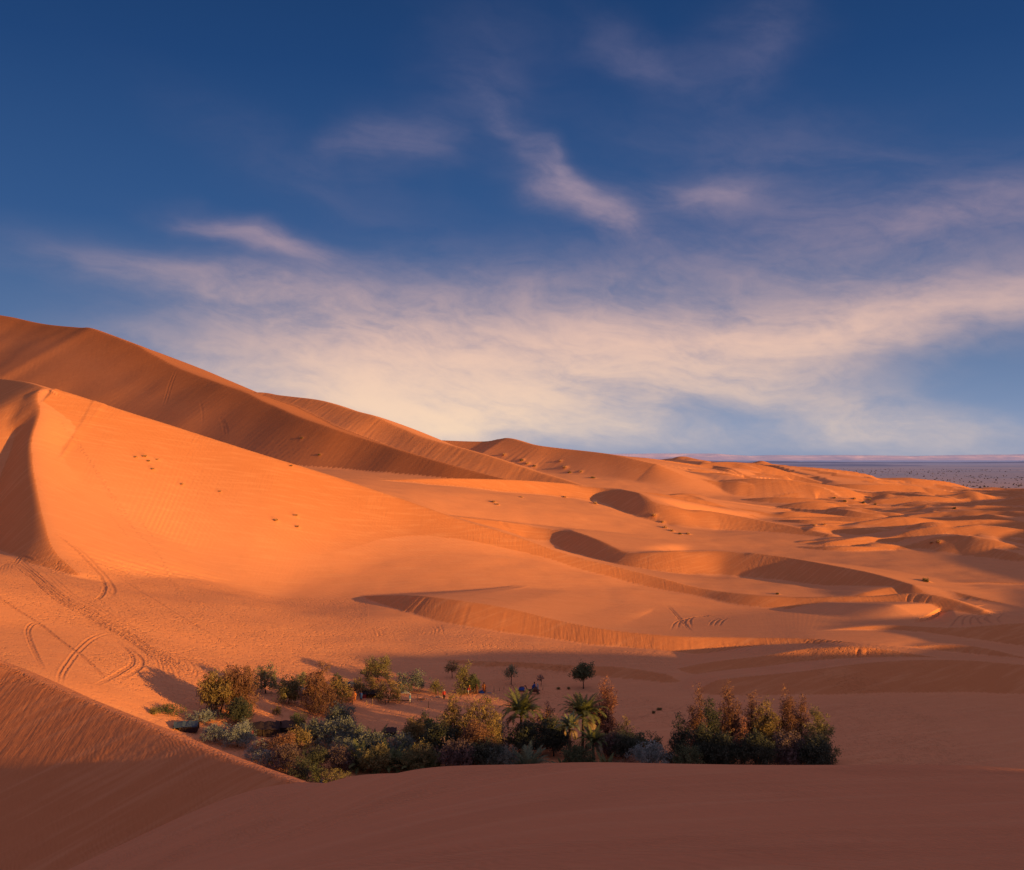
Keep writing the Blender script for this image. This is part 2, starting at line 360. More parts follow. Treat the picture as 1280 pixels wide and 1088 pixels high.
# the stony plain beyond the dunes
edge = 1600+700*fbm(GX/330, GY/420, 131, 4)-0.10*np.maximum(0, GX-300)
NAMES.append('plain'); PLAIN = len(NAMES)-1
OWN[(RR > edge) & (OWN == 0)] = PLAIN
Zg += ((RR > 1700)*(.8*fbm(GX/140, GY/140, 133, 3)+6*np.maximum(0, fbm(GX/1900, GY/1900, 139, 3)-.12)*sstep(2500, 5000, RR))).astype(np.float32)
# ------------------------------------------------------------------ node helpers
class NB:
    """tiny builder: arithmetic on shader sockets"""
    def __init__(self, nt): self.nt = nt; self.n = nt.nodes; self.l = nt.links
    def new(self, t, **kw):
        nd = self.n.new(t)
        for k, v in kw.items(): setattr(nd, k, v)
        return nd
    def put(self, sock, v):
        if isinstance(v, bpy.types.NodeSocket): self.l.new(v, sock)
        else: sock.default_value = v
    def m(self, op, a, b=0.0, c=None, clamp=False):
        nd = self.new('ShaderNodeMath', operation=op, use_clamp=clamp)
        self.put(nd.inputs[0], a); self.put(nd.inputs[1], b)
        if c is not None: self.put(nd.inputs[2], c)
        return nd.outputs[0]
    def add(self, a, b): return self.m('ADD', a, b)
    def sub(self, a, b): return self.m('SUBTRACT', a, b)
    def mul(self, a, b): return self.m('MULTIPLY', a, b)
    def div(self, a, b): return self.m('DIVIDE', a, b)
    def clamp(self, a): return self.m('ADD', a, 0.0, clamp=True)
    def ss(self, x, a, b):
        nd = self.new('ShaderNodeMapRange', interpolation_type='SMOOTHSTEP'); self.put(nd.inputs[0], x)
        nd.inputs[1].default_value = a; nd.inputs[2].default_value = b; return nd.outputs[0]
    def xyz(self, x, y, z):
        nd = self.new('ShaderNodeCombineXYZ')
        for s, v in zip(nd.inputs, (x, y, z)): self.put(s, v)
        return nd.outputs[0]
    def noise(self, vec, scale, detail=3, rough=.5, dist=0.0, lac=2.0):
        nd = self.new('ShaderNodeTexNoise'); self.put(nd.inputs['Vector'], vec)
        nd.inputs['Scale'].default_value = scale; nd.inputs['Detail'].default_value = detail
        nd.inputs['Roughness'].default_value = rough; nd.inputs['Distortion'].default_value = dist; nd.inputs['Lacunarity'].default_value = lac
        return nd.outputs[0]
    def mix(self, f, a, b, blend='MIX'):
        nd = self.new('ShaderNodeMix', data_type='RGBA', blend_type=blend)
        self.put(nd.inputs[0], f); self.put(nd.inputs[6], a); self.put(nd.inputs[7], b)
        return nd.outputs[2]
    def ramp(self, f, stops):
        nd = self.new('ShaderNodeValToRGB'); self.put(nd.inputs[0], f); cr = nd.color_ramp
        while len(cr.elements) < len(stops): cr.elements.new(0.5)
        for e, (p, c) in zip(cr.elements, stops): e.position = p; e.color = (*c, 1)
        return nd.outputs[0]
    def sep(self, v):
        nd = self.new('ShaderNodeSeparateXYZ'); self.put(nd.inputs[0], v); return nd.outputs

def new_mat(name):
    m = bpy.data.materials.new(name); m.use_nodes = True
    nb = NB(m.node_tree); b = m.node_tree.nodes['Principled BSDF']
    b.inputs['Roughness'].default_value = .95; b.inputs['Specular IOR Level'].default_value = .1
    return m, nb, b
def rgb(*c): return (c[0], c[1], c[2], 1)

def plain_mat(name, col, var=.25, scale=3.0, rough=.9):
    m, nb, b = new_mat(name)
    co = nb.new('ShaderNodeTexCoord').outputs['Object']
    f = nb.noise(co, scale, 4, .6)
    nb.put(b.inputs['Base Color'], nb.mix(f, rgb(*[c*(1-var) for c in col]), rgb(*[min(1, c*(1+var)) for c in col])))
    b.inputs['Roughness'].default_value = rough
    return m

def sand_mat(name='dune_sand', tone=1.0):
    m, nb, b = new_mat(name)
    b.inputs['Roughness'].default_value = 1; b.inputs['Specular IOR Level'].default_value = 0
    pos = nb.new('ShaderNodeNewGeometry').outputs['Position']
    p0 = nb.sep(pos)
    tr = nb.new('ShaderNodeAttribute', attribute_name='trample').outputs['Fac']
    fa = nb.new('ShaderNodeAttribute', attribute_name='face_mask').outputs['Fac']
    n1 = nb.noise(pos, .012, 4, .55); n2 = nb.noise(pos, .16, 5, .6); n3 = nb.noise(pos, 2.2, 3, .6)
    c = nb.mix(n1, rgb(.57, .24, .128), rgb(.68, .277, .122))
    c = nb.mix(nb.mul(nb.ss(n2, .45, .75), .22), c, rgb(.46, .195, .09))
    c = nb.mix(nb.mul(nb.ss(n3, .5, .8), nb.add(.12, nb.mul(tr, .35))), c, rgb(.38, .165, .085))
    c = nb.mix(nb.mul(nb.clamp(fa), .62), c, rgb(.47, .165, .058))          # clean red avalanche sand; paler lag on the flats
    dg = nb.add(nb.mul(p0[0], .30), nb.mul(p0[1], -.75)); wnd = nb.noise(nb.xyz(dg, nb.mul(nb.add(p0[0], p0[1]), .06), 0.0), 1.0, 5, .6)
    c = nb.mix(nb.mul(nb.ss(wnd, .45, .72), .30), c, rgb(.70, .34, .17))       # paler wind-sorted grains in streaks
    ru = nb.new('ShaderNodeAttribute', attribute_name='rut').outputs['Fac']          # shading of ruts and footprints put into the sand colour
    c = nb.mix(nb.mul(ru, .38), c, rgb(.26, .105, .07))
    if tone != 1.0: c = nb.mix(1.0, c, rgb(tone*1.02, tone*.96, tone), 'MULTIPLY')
    nb.put(b.inputs['Base Color'], c)
    # wind ripples, footprints and grain
    p = nb.sep(pos)
    warp = nb.noise(pos, .05, 3, .5)
    ph = nb.add(nb.add(nb.mul(p[0], 1.9), nb.mul(p[1], 3.6)), nb.mul(warp, 22.0))
    rip = nb.mul(nb.m('SINE', ph), nb.ss(nb.noise(pos, .03, 2, .5), .4, .62))
    foot = nb.ss(nb.noise(pos, 1.25, 2, .65, .4), .5, .68)
    fine = nb.noise(pos, 5.0, 3, .6)
    mid = nb.noise(pos, .55, 3, .6)
    ln = nb.new('ShaderNodeVectorMath', operation='LENGTH'); nb.put(ln.inputs[0], pos); close = nb.sub(1.0, nb.ss(ln.outputs['Value'], 60, 125))
    ph2 = nb.add(nb.add(nb.mul(p[0], 14.0), nb.mul(p[1], 7.0)), nb.mul(nb.noise(pos, .35, 3, .5), 26.0))
    rip2 = nb.mul(nb.mul(nb.m('SINE', ph2), close), nb.add(.006, nb.mul(nb.ss(nb.noise(pos, .12, 2, .5), .4, .65), .024)))
    h = nb.add(rip2, nb.mul(rip, .012))
    av = nb.noise(nb.xyz(nb.mul(p[0], 1.5), nb.mul(p[1], .16), nb.mul(p[2], .16)), 1.0, 4, .62)
    av = nb.mul(nb.mul(av, fa), nb.mul(nb.mul(nb.ss(nb.noise(pos, .035, 2, .5), .38, .62), .13), nb.sub(1.0, nb.mul(close, .55))))
    h = nb.add(h, av)
    h = nb.add(nb.mul(h, 1.0), nb.add(nb.mul(nb.mul(foot, tr), -.11), nb.add(nb.mul(fine, .018), nb.mul(mid, nb.add(.05, nb.mul(tr, .06))))))
    bu = nb.new('ShaderNodeBump'); bu.inputs['Strength'].default_value = 1; bu.inputs['Distance'].default_value = 1.0
    nb.put(bu.inputs['Height'], h); nb.put(b.inputs['Normal'], bu.outputs[0])
    return m
SAND = sand_mat(); SAND_HALF_LIT = sand_mat('half_lit_dune_sand', .62); SAND_SHADED = sand_mat('shaded_ridge_sand', .88)  # darker copies: rear dune's half-light and foreground shade put into the colour

def plain_ground():
    m, nb, b = new_mat('stony_plain')
    pos = nb.new('ShaderNodeNewGeometry').outputs['Position']
    p = nb.sep(pos)
    st = nb.xyz(nb.mul(p[0], .0016), nb.mul(p[1], .0016), 0.0)
    n1 = nb.noise(st, 1.0, 6, .65); n2 = nb.noise(nb.xyz(nb.mul(p[0], .02), nb.mul(p[1], .006), 1.0), 1.0, 5, .7)
    c = nb.mix(nb.ss(n1, .35, .65), rgb(.19, .165, .21), rgb(.31, .215, .21))
    c = nb.mix(nb.mul(nb.ss(n2, .52, .7), .6), c, rgb(.13, .115, .16))
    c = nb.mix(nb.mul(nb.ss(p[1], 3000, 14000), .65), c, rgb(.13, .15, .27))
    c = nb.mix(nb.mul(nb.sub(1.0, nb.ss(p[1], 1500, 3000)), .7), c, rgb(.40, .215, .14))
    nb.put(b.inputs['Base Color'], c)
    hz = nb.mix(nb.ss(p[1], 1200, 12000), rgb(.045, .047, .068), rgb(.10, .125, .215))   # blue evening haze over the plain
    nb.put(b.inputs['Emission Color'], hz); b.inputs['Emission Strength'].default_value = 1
    return m
PLAINM = plain_ground()
def mesa_mat(name, c1, c2, haze):
    m, nb, b = new_mat(name)
    pos = nb.new('ShaderNodeNewGeometry').outputs['Position']; p = nb.sep(pos)
    n = nb.noise(nb.xyz(nb.mul(p[0], .004), nb.mul(p[1], .004), nb.mul(p[2], .06)), 1.0, 6, .65)
    nb.put(b.inputs['Base Color'], nb.mix(nb.ss(n, .3, .7), rgb(*c1), rgb(*c2)))
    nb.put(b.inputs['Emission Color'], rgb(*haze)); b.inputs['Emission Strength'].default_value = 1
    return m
# ------------------------------------------------------------------ where feet and wheels have churned the sand
def vis_px():
    px = 640+F*GX/np.maximum(GY, .1); py = HZ-F*(Zg-H)/np.maximum(GY, .1)
    return px, py
PX, PY = vis_px()
rg = sstep(.35, .55, 0.5+fbm(GX/22, GY/22, 91, 3))
inb = (GY > 120) & (GY < 300)
ROUGH = np.zeros(Zg.shape, np.float32)
basin = sstep(128, 150, RR)*(1-sstep(225, 262, RR))*(1-sstep(.40, .5, np.abs(TT)))
ROUGH += basin*(.35+.65*rg)*(OWN != B)*(OWN != K)*(OWN != D)
slope_left = ((PX > -30) & (PX < 460) & (PY > 700) & (PY < 880) & (RR > 130) & (RR < 280))
ROUGH = np.maximum(ROUGH, slope_left*(.3+.5*rg))
band = (OWN == K)*np.exp(-((PY-(829+(PX)*.405))/9.0)**2)*(PX > -40)*(PX < 400)
ROUGH = np.maximum(ROUGH, band*1.3)
ROUGH = np.clip(ROUGH, 0, 1.3).astype(np.float32)

def ground_hit(px, py):
    """where a sight line meets the ground"""
    t = math.atan2(px-640, F); j = min(max(np.searchsorted(TH, t)-1, 0), NC-2); b = (t-TH[j])/(TH[j+1]-TH[j])
    z = Zg[:, j]*(1-b)+Zg[:, j+1]*b; y = R*math.cos(t)
    p = HZ-F*(z-H)/np.maximum(y, .1)
    for i in range(3, NR):
        if y[i] > 12 and p[i] <= py < p[i-1]:
            a = (p[i-1]-py)/(p[i-1]-p[i]); Y = y[i-1]+(y[i]-y[i-1])*a
            return (px-640)/F*Y, Y, float(z[i-1]+(z[i]-z[i-1])*a)
    return None

# ------------------------------------------------------------------ tyre ruts and footprint trails pressed into the sand
def near(x0, x1, y0, y1):
    r0 = math.hypot(0 if x0 < 0 < x1 else min(abs(x0), abs(x1)), y0); r1 = math.hypot(max(abs(x0), abs(x1)), y1)
    an = [math.atan2(a, b) for a in (x0, x1) for b in (y0, y1)]
    return max(1, np.searchsorted(R, r0)-1), min(NR, np.searchsorted(R, r1)+1), max(0, np.searchsorted(TH, min(an))-1), min(NC, np.searchsorted(TH, max(an))+1)
def to_ground(pts, n):
    w = [ground_hit(*p) for p in pts]; w = [p[:2] for p in w if p]
    return catmull(w, n) if len(w) > 1 else None
DZ = np.zeros_like(Zg); RUT = np.zeros_like(Zg)
def rut(pts, depth=.13, hw=.24, jit=0.0, seed=0, dark=1.0):
    C = to_ground(pts, 8)
    if C is None: return
    dmin = {}
    for i in range(len(C)-1):
        a, b = C[i], C[i+1]
        i0, i1, j0, j1 = near(min(a[0], b[0])-1.6, max(a[0], b[0])+1.6, min(a[1], b[1])-1.6, max(a[1], b[1])+1.6)
        if i1 <= i0 or j1 <= j0: continue
        x = GX[i0:i1, j0:j1]; y = GY[i0:i1, j0:j1]
        ex, ey = b-a; l2 = ex*ex+ey*ey+1e-9
        fd = min(1.0, .15+i/(len(C)*.22), .15+(len(C)-2-i)/(len(C)*.22))       # fades out at both ends
        t = np.clip(((x-a[0])*ex+(y-a[1])*ey)/l2, 0, 1)
        d = np.hypot(x-a[0]-t*ex, y-a[1]-t*ey)
        p = np.where(d < hw*1.9, -depth*np.exp(-(d/hw)**2*1.4)+depth*.55*np.exp(-((d-hw*1.75)/(hw*.55))**2), 0)*fd
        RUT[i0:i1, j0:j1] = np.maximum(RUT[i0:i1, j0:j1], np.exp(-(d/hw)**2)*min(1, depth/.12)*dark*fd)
        DZ[i0:i1, j0:j1] = np.where(np.abs(p) > np.abs(DZ[i0:i1, j0:j1]), p, DZ[i0:i1, j0:j1])
def pair(pts, gap=5, **k):
    gap *= .75
    rut(pts, **k); rut([(x+gap, y+gap*.35) for x, y in pts], **k)
def trail(pts, depth=.09, step=.9, rad=.28, seed=1):
    C = to_ground(pts, 40); r = random.Random(seed); acc = 0
    if C is None: return
    for i in range(1, len(C)):
        acc += math.hypot(*(C[i]-C[i-1]))
        if acc < step: continue
        acc = 0; x, y = C[i][0]+r.uniform(-.35, .35), C[i][1]+r.uniform(-.35, .35)
        i0, i1, j0, j1 = near(x-1, x+1, y-1, y+1)
        d2 = ((GX[i0:i1, j0:j1]-x)**2+(GY[i0:i1, j0:j1]-y)**2)/rad**2
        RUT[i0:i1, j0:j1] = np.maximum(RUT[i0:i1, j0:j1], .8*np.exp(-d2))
        DZ[i0:i1, j0:j1] += (-depth*np.exp(-d2)+.4*depth*np.exp(-(np.sqrt(d2)-1.7)**2*2)).astype(np.float32)
def zc(pts): return [(x/4, 640+y/4) for x, y in pts]
q = random.Random(3)
main = [(80,240),(112,275),(170,322),(250,390),(330,450),(430,500),(530,560),(640,622),(740,690)]
tails = [[(775,735),(790,780),(775,830)],[(795,735),(812,790),(800,840)],[(805,738),(835,790),(825,845)],[(825,745),(860,800),(862,848)],[(845,748),(885,800),(900,850)],[(870,752),(915,800),(940,845)],[(890,755),(940,800),(968,835)]]
for k, tl in enumerate(tails):
    o = (k-3)*7.5
    rut(zc([(x+o*.55+q.uniform(-3, 3), y-o*.75+q.uniform(-3, 3)) for x, y in main]+tl), depth=.15, dark=.85)
for k in range(3):
    o = 26+k*13; rut(zc([(x+o*.8+q.uniform(-5, 5), y-o*.7+q.uniform(-4, 4)) for x, y in main[2:]]), depth=.09)
pair(zc([(270,108),(330,150),(400,212),(468,285),(508,340),(518,388),(492,428),(450,440)]), 3.2, depth=.16)
pair(zc([(360,160),(440,226),(500,290),(548,350),(568,392),(540,440)]), 2.5)
pair(zc([(-60,395),(0,435),(100,500),(200,565),(300,645),(400,715),(480,790),(550,872)]), 5)
pair(zc([(225,562),(160,555),(130,590),(140,640),(170,710),(210,790)]), 5, depth=.1)
pair(zc([(530,598),(450,630),(390,680),(340,740),(300,800),(288,850)]), 7, depth=.1)
pair(zc([(560,630),(620,680),(655,722),(652,760),(610,790),(540,830),(480,862)]), 4)
pair(zc([(600,650),(692,720),(706,760),(680,790),(600,832)]), 3)
pair(zc([(570,310),(640,360),(720,410),(800,460),(880,510),(960,560),(1100,640),(1250,740)]), 5, depth=.07)
pair(zc([(60,270),(85,235),(130,225),(165,250)]), 4, depth=.1); pair(zc([(290,235),(285,280),(240,300)]), 4, depth=.08)
for k in range(5): rut(zc([(-20+k*22,330-k*12),(10+k*18,270-k*4),(50+k*14,240)]), depth=.07)
for k in range(6):
    x = 930+k*42; rut(zc([(x-90,690+k*6),(x-20,720+k*6),(x+30,765+k*5),(x+42,800+k*3)]), depth=.08)
for k, p0 in enumerate([[(540,0),(610,90),(640,130)],[(620,0),(680,100),(760,172),(850,330),(930,430),(972,545),(1040,635)],[(690,30),(760,120)],[(1020,450),(1000,520),(965,560)]]): trail(zc(p0), seed=k)
trail([(76,528),(100,560),(128,600),(150,640),(180,672)], depth=.12, seed=8); trail([(95,545),(120,590),(160,645)], seed=9, depth=.1)
def z2(pts): return [(580+x/3.2, 680+y/3.2) for x, y in pts]
pair(z2([(800,235),(850,290),(905,352)]), 5, depth=.1)
for k in range(4): rut(z2([(830+k*26+q.uniform(-6,6),345-k*3),(850+k*20,312-k*4),(905+k*22,296-k*3),(990+k*18,288)]), depth=.11)
for k in range(3): rut(z2([(975+k*25+q.uniform(-6,6),330),(1000+k*20,305),(1050+k*14,292)]), depth=.11)
for k in range(7): rut(z2([(960+k*26,440-k),(1010+k*26,418-k),(1090+k*22,402)]), depth=.09)
def z3(pts): return [(880+x/3.2, 680+y/3.2) for x, y in pts]
for k in range(5): rut(z3([(985+k*44+q.uniform(-9,9),335-k*3),(1010+k*28,300),(1050+k*26,278)]), depth=.12)
for k in range(3): rut(z3([(1060+k*70,275),(1090+k*42,300),(1110+k*40,335)]), depth=.1)
for k in range(6): rut(z3([(375+k*24,412),(410+k*26,395),(470+k*20,388)]), depth=.1)
for (ox, oy) in ((462,792),(538,790)):
    for k in range(3): rut([(ox+k*6+q.uniform(-2, 2), oy-8+q.uniform(-2, 2)), (ox+k*5+5, oy-3), (ox+k*6+q.uniform(0, 6), oy+4+q.uniform(-1, 3))], depth=.06)
# two tracks climbing the high dune behind
pair([(219,462),(211,482),(203,508)], 4, depth=.28, hw=.9, dark=.15)
pair([(274,520),(279,532),(281,545)], 5, depth=.2, hw=.9, dark=.1); rut([(249,500),(253,515),(253,530)], depth=.2, hw=.9, dark=.1)
for k in range(13):
    x0 = 560+k*30+q.uniform(-10, 10); y0 = 610+k*9; x1 = x0+q.uniform(120, 190); y1 = y0+q.uniform(90, 130)
    rut(zc([(x0, y0), (x0+60, y0+32+q.uniform(-6, 6)), (x1-20, y1-40), (x1, y1), (x1-q.uniform(-5, 25), y1+q.uniform(25, 55))]), depth=.09, hw=.2, dark=.9)
for k in range(9):
    o = -70+k*34; w = [(x+o*.5+q.uniform(-14, 14), y-o*.75+q.uniform(-14, 14)) for x, y in [(-30,300),(120,345),(260,450),(400,520),(520,610),(660,690),(820,770),(960,850)][k % 3:]]
    pair(zc(w), 4+q.random()*2, depth=.045, dark=.6)
for k in range(7):
    x0 = q.uniform(420, 900); y0 = q.uniform(200, 420); pts = [(x0, y0)]
    for n_ in range(6): x0 += q.uniform(30, 110); y0 += q.uniform(10, 75); pts.append((x0, y0))
    trail(zc(pts), depth=.07, seed=40+k)
for k in range(8):
    x0 = q.uniform(330, 620); y0 = q.uniform(770, 812); pts = [(x0, y0)]
    for n_ in range(5): x0 += q.uniform(12, 45); y0 += q.uniform(-7, 12); pts.append((x0, min(850, y0)))
    if k % 2: trail(pts, depth=.07, seed=60+k)
    else: pair(pts, 4, depth=.05, dark=.6)
for k in range(6):
    x0 = q.uniform(450, 900); y0 = q.uniform(868, 900); trail([(x0, y0), (x0+30, y0+q.uniform(-8, 8)), (x0+70, y0+q.uniform(-12, 12)), (x0+110, y0+q.uniform(-14, 14))], depth=.08, seed=80+k)
SHR = [(170,572,6,'upper left of the five tussocks on the big sunlit dune face','olive'),(181,571,8,'widest tussock of the five on the big sunlit dune face','olive'),
 (186,577,6,'dark tussock below the widest one on the big sunlit dune face','dark'),(191,587,7,'lowest tussock of the five on the big sunlit dune face','olive'),(197,575,5,'right-hand tussock of the five on the big sunlit dune face','olive'),
 (228,606,6,'lone tussock right below the group of five on the sunlit face','olive'),(275,615,5,'small lone tussock in the middle of the big sunlit face','olive'),
 (345,651,8,'pale tussock left of the two near the right foot of the sunlit face','gold'),(370,645,8,'upper tussock at the right foot of the sunlit face','olive'),(372,659,7,'lower pale tussock at the right foot of the sunlit face','gold'),
 (377,548,6,'upper dark shrub on the shaded high dune','dark'),(399,569,6,'right dark shrub on the shaded high dune','dark'),(364,583,5,'lowest small shrub on the shaded high dune','dark'),
 (630,569,7,'highest shrub on the far dune slope under the dark peak','olive'),(652,576,9,'second shrub from the top on the slope under the dark peak','dark'),(659,580,8,'pale shrub beside the second one under the dark peak','gold'),
 (668,583,7,'third shrub down the slope under the dark peak','dark'),(700,577,6,'upper shrub of the right cluster on the far slope','olive'),(706,585,9,'largest shrub of the right cluster on the far slope','olive'),
 (712,591,7,'lower shrub of the right cluster on the far slope','dark'),(726,590,6,'rightmost shrub of the right cluster on the far slope','olive'),(741,598,9,'low wide shrub near the foot of the far slope','dark'),
 (617,628,8,'pale tussock at the left on the smooth middle slope','gold'),(622,631,6,'small tussock beside the pale left one on the middle slope','olive'),(652,622,6,'tiny tussock in the upper middle slope','olive'),
 (706,622,7,'lone tussock below the crest of the middle slope','olive'),(744,630,9,'pale tussock at the edge of the dark slip face','gold'),
 (817,645,10,'bright rounded shrub at the foot of the dark slip face','gold'),(828,653,7,'pale shrub right below the bright rounded one','gold'),(831,660,9,'middle shrub of the string below the dark slip face','olive'),
 (840,664,8,'shrub in the middle of the string where the shadow starts','olive'),(850,668,7,'dark shrub of the string in the shadow','dark'),(860,668,8,'last lit shrub of the string below the dark slip face','gold'),
 (1164,679,7,'left golden bush of the pair on the shaded right dunes','gold'),(1173,678,10,'right golden bush of the pair on the shaded right dunes','gold'),
 (1157,727,14,'dark wide bush on the sand saddle at the right','dark'),(972,743,7,'small dark shrub before the long bright crest','dark'),
 (1018,657,6,'left one of two shrubs on the dark dunes at the right','olive'),(1030,656,6,'right one of two shrubs on the dark dunes at the right','olive'),
 (1043,623,6,'upper left shrub of the far scattered group','dark'),(1056,627,7,'middle left shrub of the far scattered group','dark'),(1068,624,7,'topmost pale shrub of the far scattered group','gold'),
 (1079,629,7,'dark lower shrub of the far scattered group','dark'),(1087,625,7,'upper right shrub of the far scattered group','olive'),(1094,631,6,'rightmost shrub of the far scattered group','dark'),
 (1193,636,7,'green shrub beside the bright far patch at the right','green'),(698,862,8,'flat dark shrub left of the pair of flat ones on the open sand','dark'),(711,862,6,'flat dark shrub right of the pair on the open sand','dark'),
 (824,888,10,'dry shrub on top of the small sand mound left of the right grove','dark'),(817,892,7,'dry shrub on the left shoulder of the small sand mound','dark')]
for (px, py, w, lb, kd) in SHR:          # wind has heaped a little sand behind every tussock
    g_ = ground_hit(px, py)
    if not g_ or py > 850: continue
    x, y = g_[:2]; wm = w/F*y*.72
    i0, i1, j0, j1 = near(x-3*wm, x+3*wm, y-3*wm, y+3*wm)
    ax = (GX[i0:i1, j0:j1]-x)*SUN_H[0]+(GY[i0:i1, j0:j1]-y)*SUN_H[1]; ay = -(GX[i0:i1, j0:j1]-x)*SUN_H[1]+(GY[i0:i1, j0:j1]-y)*SUN_H[0]
    DZ[i0:i1, j0:j1] += (.26*wm*np.exp(-(ax/(wm*np.where(ax < 0, 1.1, .6)))**2-(ay/(wm*.6))**2)).astype(np.float32)
Zg += DZ
# ------------------------------------------------------------------ ground meshes
def build_ground(split=True):
    N = NR*NC
    V = np.stack([GX.ravel(), GY.ravel(), Zg.ravel()], 1).astype(np.float32)
    V3 = V.reshape(NR, NC, 3).astype(np.float64)
    di = np.gradient(V3, axis=0); dj = np.gradient(V3, axis=1)
    nn = np.cross(dj, di); nn /= (np.linalg.norm(nn, axis=2, keepdims=True)+1e-12); nn[nn[..., 2] < 0] *= -1
    NN = nn.reshape(-1, 3)
    i, j = np.meshgrid(np.arange(NR-1), np.arange(NC-1), indexing='ij')
    a = (i*NC+j).ravel()
    quads = np.stack([a, a+1, a+NC+1, a+NC], 1)
    own = OWN.ravel()[a]
    objs = []
    for o in range(len(NAMES)):
        q = quads[own == o]
        if len(q) == 0: continue
        ids, inv = np.unique(q.ravel(), return_inverse=True)
        me = bpy.data.meshes.new(NAMES[o])
        me.vertices.add(len(ids)); me.vertices.foreach_set('co', V[ids].ravel())
        nq = len(q)
        me.loops.add(nq*4); me.loops.foreach_set('vertex_index', inv.astype(np.int32).ravel()[:])
        me.polygons.add(nq); me.polygons.foreach_set('loop_start', np.arange(0, nq*4, 4, dtype=np.int32))
        me.polygons.foreach_set('use_smooth', np.ones(nq, bool))
        me.update(calc_edges=True)
        at = me.attributes.new('face_mask', 'FLOAT', 'POINT'); at.data.foreach_set('value', FACE.ravel()[ids].astype(np.float32))
        at = me.attributes.new('trample', 'FLOAT', 'POINT'); at.data.foreach_set('value', ROUGH.ravel()[ids].astype(np.float32))
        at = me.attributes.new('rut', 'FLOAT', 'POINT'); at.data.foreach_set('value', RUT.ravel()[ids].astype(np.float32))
        me.normals_split_custom_set_from_vertices(NN[ids].tolist())
        ob = bpy.data.objects.new(NAMES[o], me); bpy.context.scene.collection.objects.link(ob)
        ob['kind'] = 'structure'; me.materials.append(PLAINM if NAMES[o] == 'plain' else (SAND_HALF_LIT if o == A else SAND_SHADED if o == K or NAMES[o] == 'foreground_dune' else SAND))  # foreground ridge and mound carry their shade in the sand colour
        objs.append(ob)
    return objs

build_ground()
# ------------------------------------------------------------------ far table mountains and low hills
def range_strip(name, Y, z_of, depth, mat, x0, x1, step, talus=.5):
    xs = np.arange(x0, x1, step); prof = [(-depth*.5, 0), (-depth*.28, .22), (-depth*.12, .52), (-depth*.05, .86), (0, 1), (depth*.25, 1.03), (depth, .9), (depth*1.6, 0)]
    V = []; n = len(prof)
    for i, x in enumerate(xs):
        h = max(0.5, z_of(x))
        for k, (dy, f) in enumerate(prof):
            g = 0.10*h*float(vnoise(np.array([x/170.0+k*.7]), np.array([k*3.1]), 5)[0])
            sp = depth*.22*float(vnoise(np.array([x/420.0]), np.array([.5]), 8)[0])*(1-f)
            V.append((x, Y+dy+sp+300*float(vnoise(np.array([x/2600.0]), np.array([2.5]), 3)[0]), -12+f*h+(g if 0 < f < 1 else 0)))
    Fc = []
    for i in range(len(xs)-1):
        for k in range(n-1):
            a = i*n+k; Fc.append((a, a+n, a+n+1, a+1))
    me = bpy.data.meshes.new(name); me.from_pydata(V, [], Fc); me.materials.append(mat); me.update()
    o = bpy.data.objects.new(name, me); bpy.context.scene.collection.objects.link(o); o['kind'] = 'structure'
    return o
def n1(x, s, seed): return float(fbm(np.array([x/s]), np.array([seed*1.7]), seed, 4)[0])
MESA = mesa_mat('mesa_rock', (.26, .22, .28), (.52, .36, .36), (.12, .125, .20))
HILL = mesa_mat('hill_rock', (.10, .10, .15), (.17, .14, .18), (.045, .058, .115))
def mesa_h(x):
    u = 640+F*x/15000
    h = 62+45*max(-.6, n1(x, 5200, 4))+14*n1(x, 700, 6)
    t = min(1, max(0, (h-40)/20)); return 66+t*34+6*n1(x, 500, 9)
range_strip('mesa_mountains', 15000, mesa_h, 1800, MESA, -14000, 16000, 45)
range_strip('low_hills', 8200, lambda x: 4+max(0, 34*n1(x, 1300, 12)+10*n1(x, 260, 13)+9), 900, HILL, -3000, 8000, 30)
range_strip('low_hills', 5600, lambda x: 2+max(0, 26*n1(x, 1000, 22)+7*n1(x, 160, 23)+2), 600, HILL, -1500, 5500, 24)
# ------------------------------------------------------------------ helpers for things
COL = bpy.context.scene.collection
def link(o): COL.objects.link(o); return o
def props(o, label=None, cat=None, group=None, kind=None):
    if label: o['label'] = label
    if cat: o['category'] = cat
    if group: o['group'] = group
    if kind: o['kind'] = kind
    return o
def thing(name, label, cat, loc, rz=0, group=None):
    o = bpy.data.objects.new(name, None); o.empty_display_size = .3; o.location = loc; o.rotation_euler = (0, 0, rz)
    return props(link(o), label, cat, group)
def part(name, me, parent=None, loc=(0, 0, 0), rot=(0, 0, 0), scale=(1, 1, 1)):
    o = bpy.data.objects.new(name, me); o.location = loc; o.rotation_euler = rot; o.scale = scale; o.parent = parent
    return link(o)
def mesh_np(name, V, Q, mat, smooth=False, tone=None):
    V = np.asarray(V, np.float32); Q = np.asarray(Q, np.int32); k = Q.shape[1]
    me = bpy.data.meshes.new(name)
    me.vertices.add(len(V)); me.vertices.foreach_set('co', V.ravel())
    me.loops.add(Q.size); me.loops.foreach_set('vertex_index', Q.ravel())
    me.polygons.add(len(Q)); me.polygons.foreach_set('loop_start', np.arange(0, Q.size, k, dtype=np.int32))
    me.polygons.foreach_set('use_smooth', np.full(len(Q), smooth, bool))
    if tone is not None:
        at = me.attributes.new('tone', 'FLOAT', 'POINT'); at.data.foreach_set('value', np.asarray(tone, np.float32))
    me.materials.append(mat); me.update(calc_edges=True); me.validate()
    return me
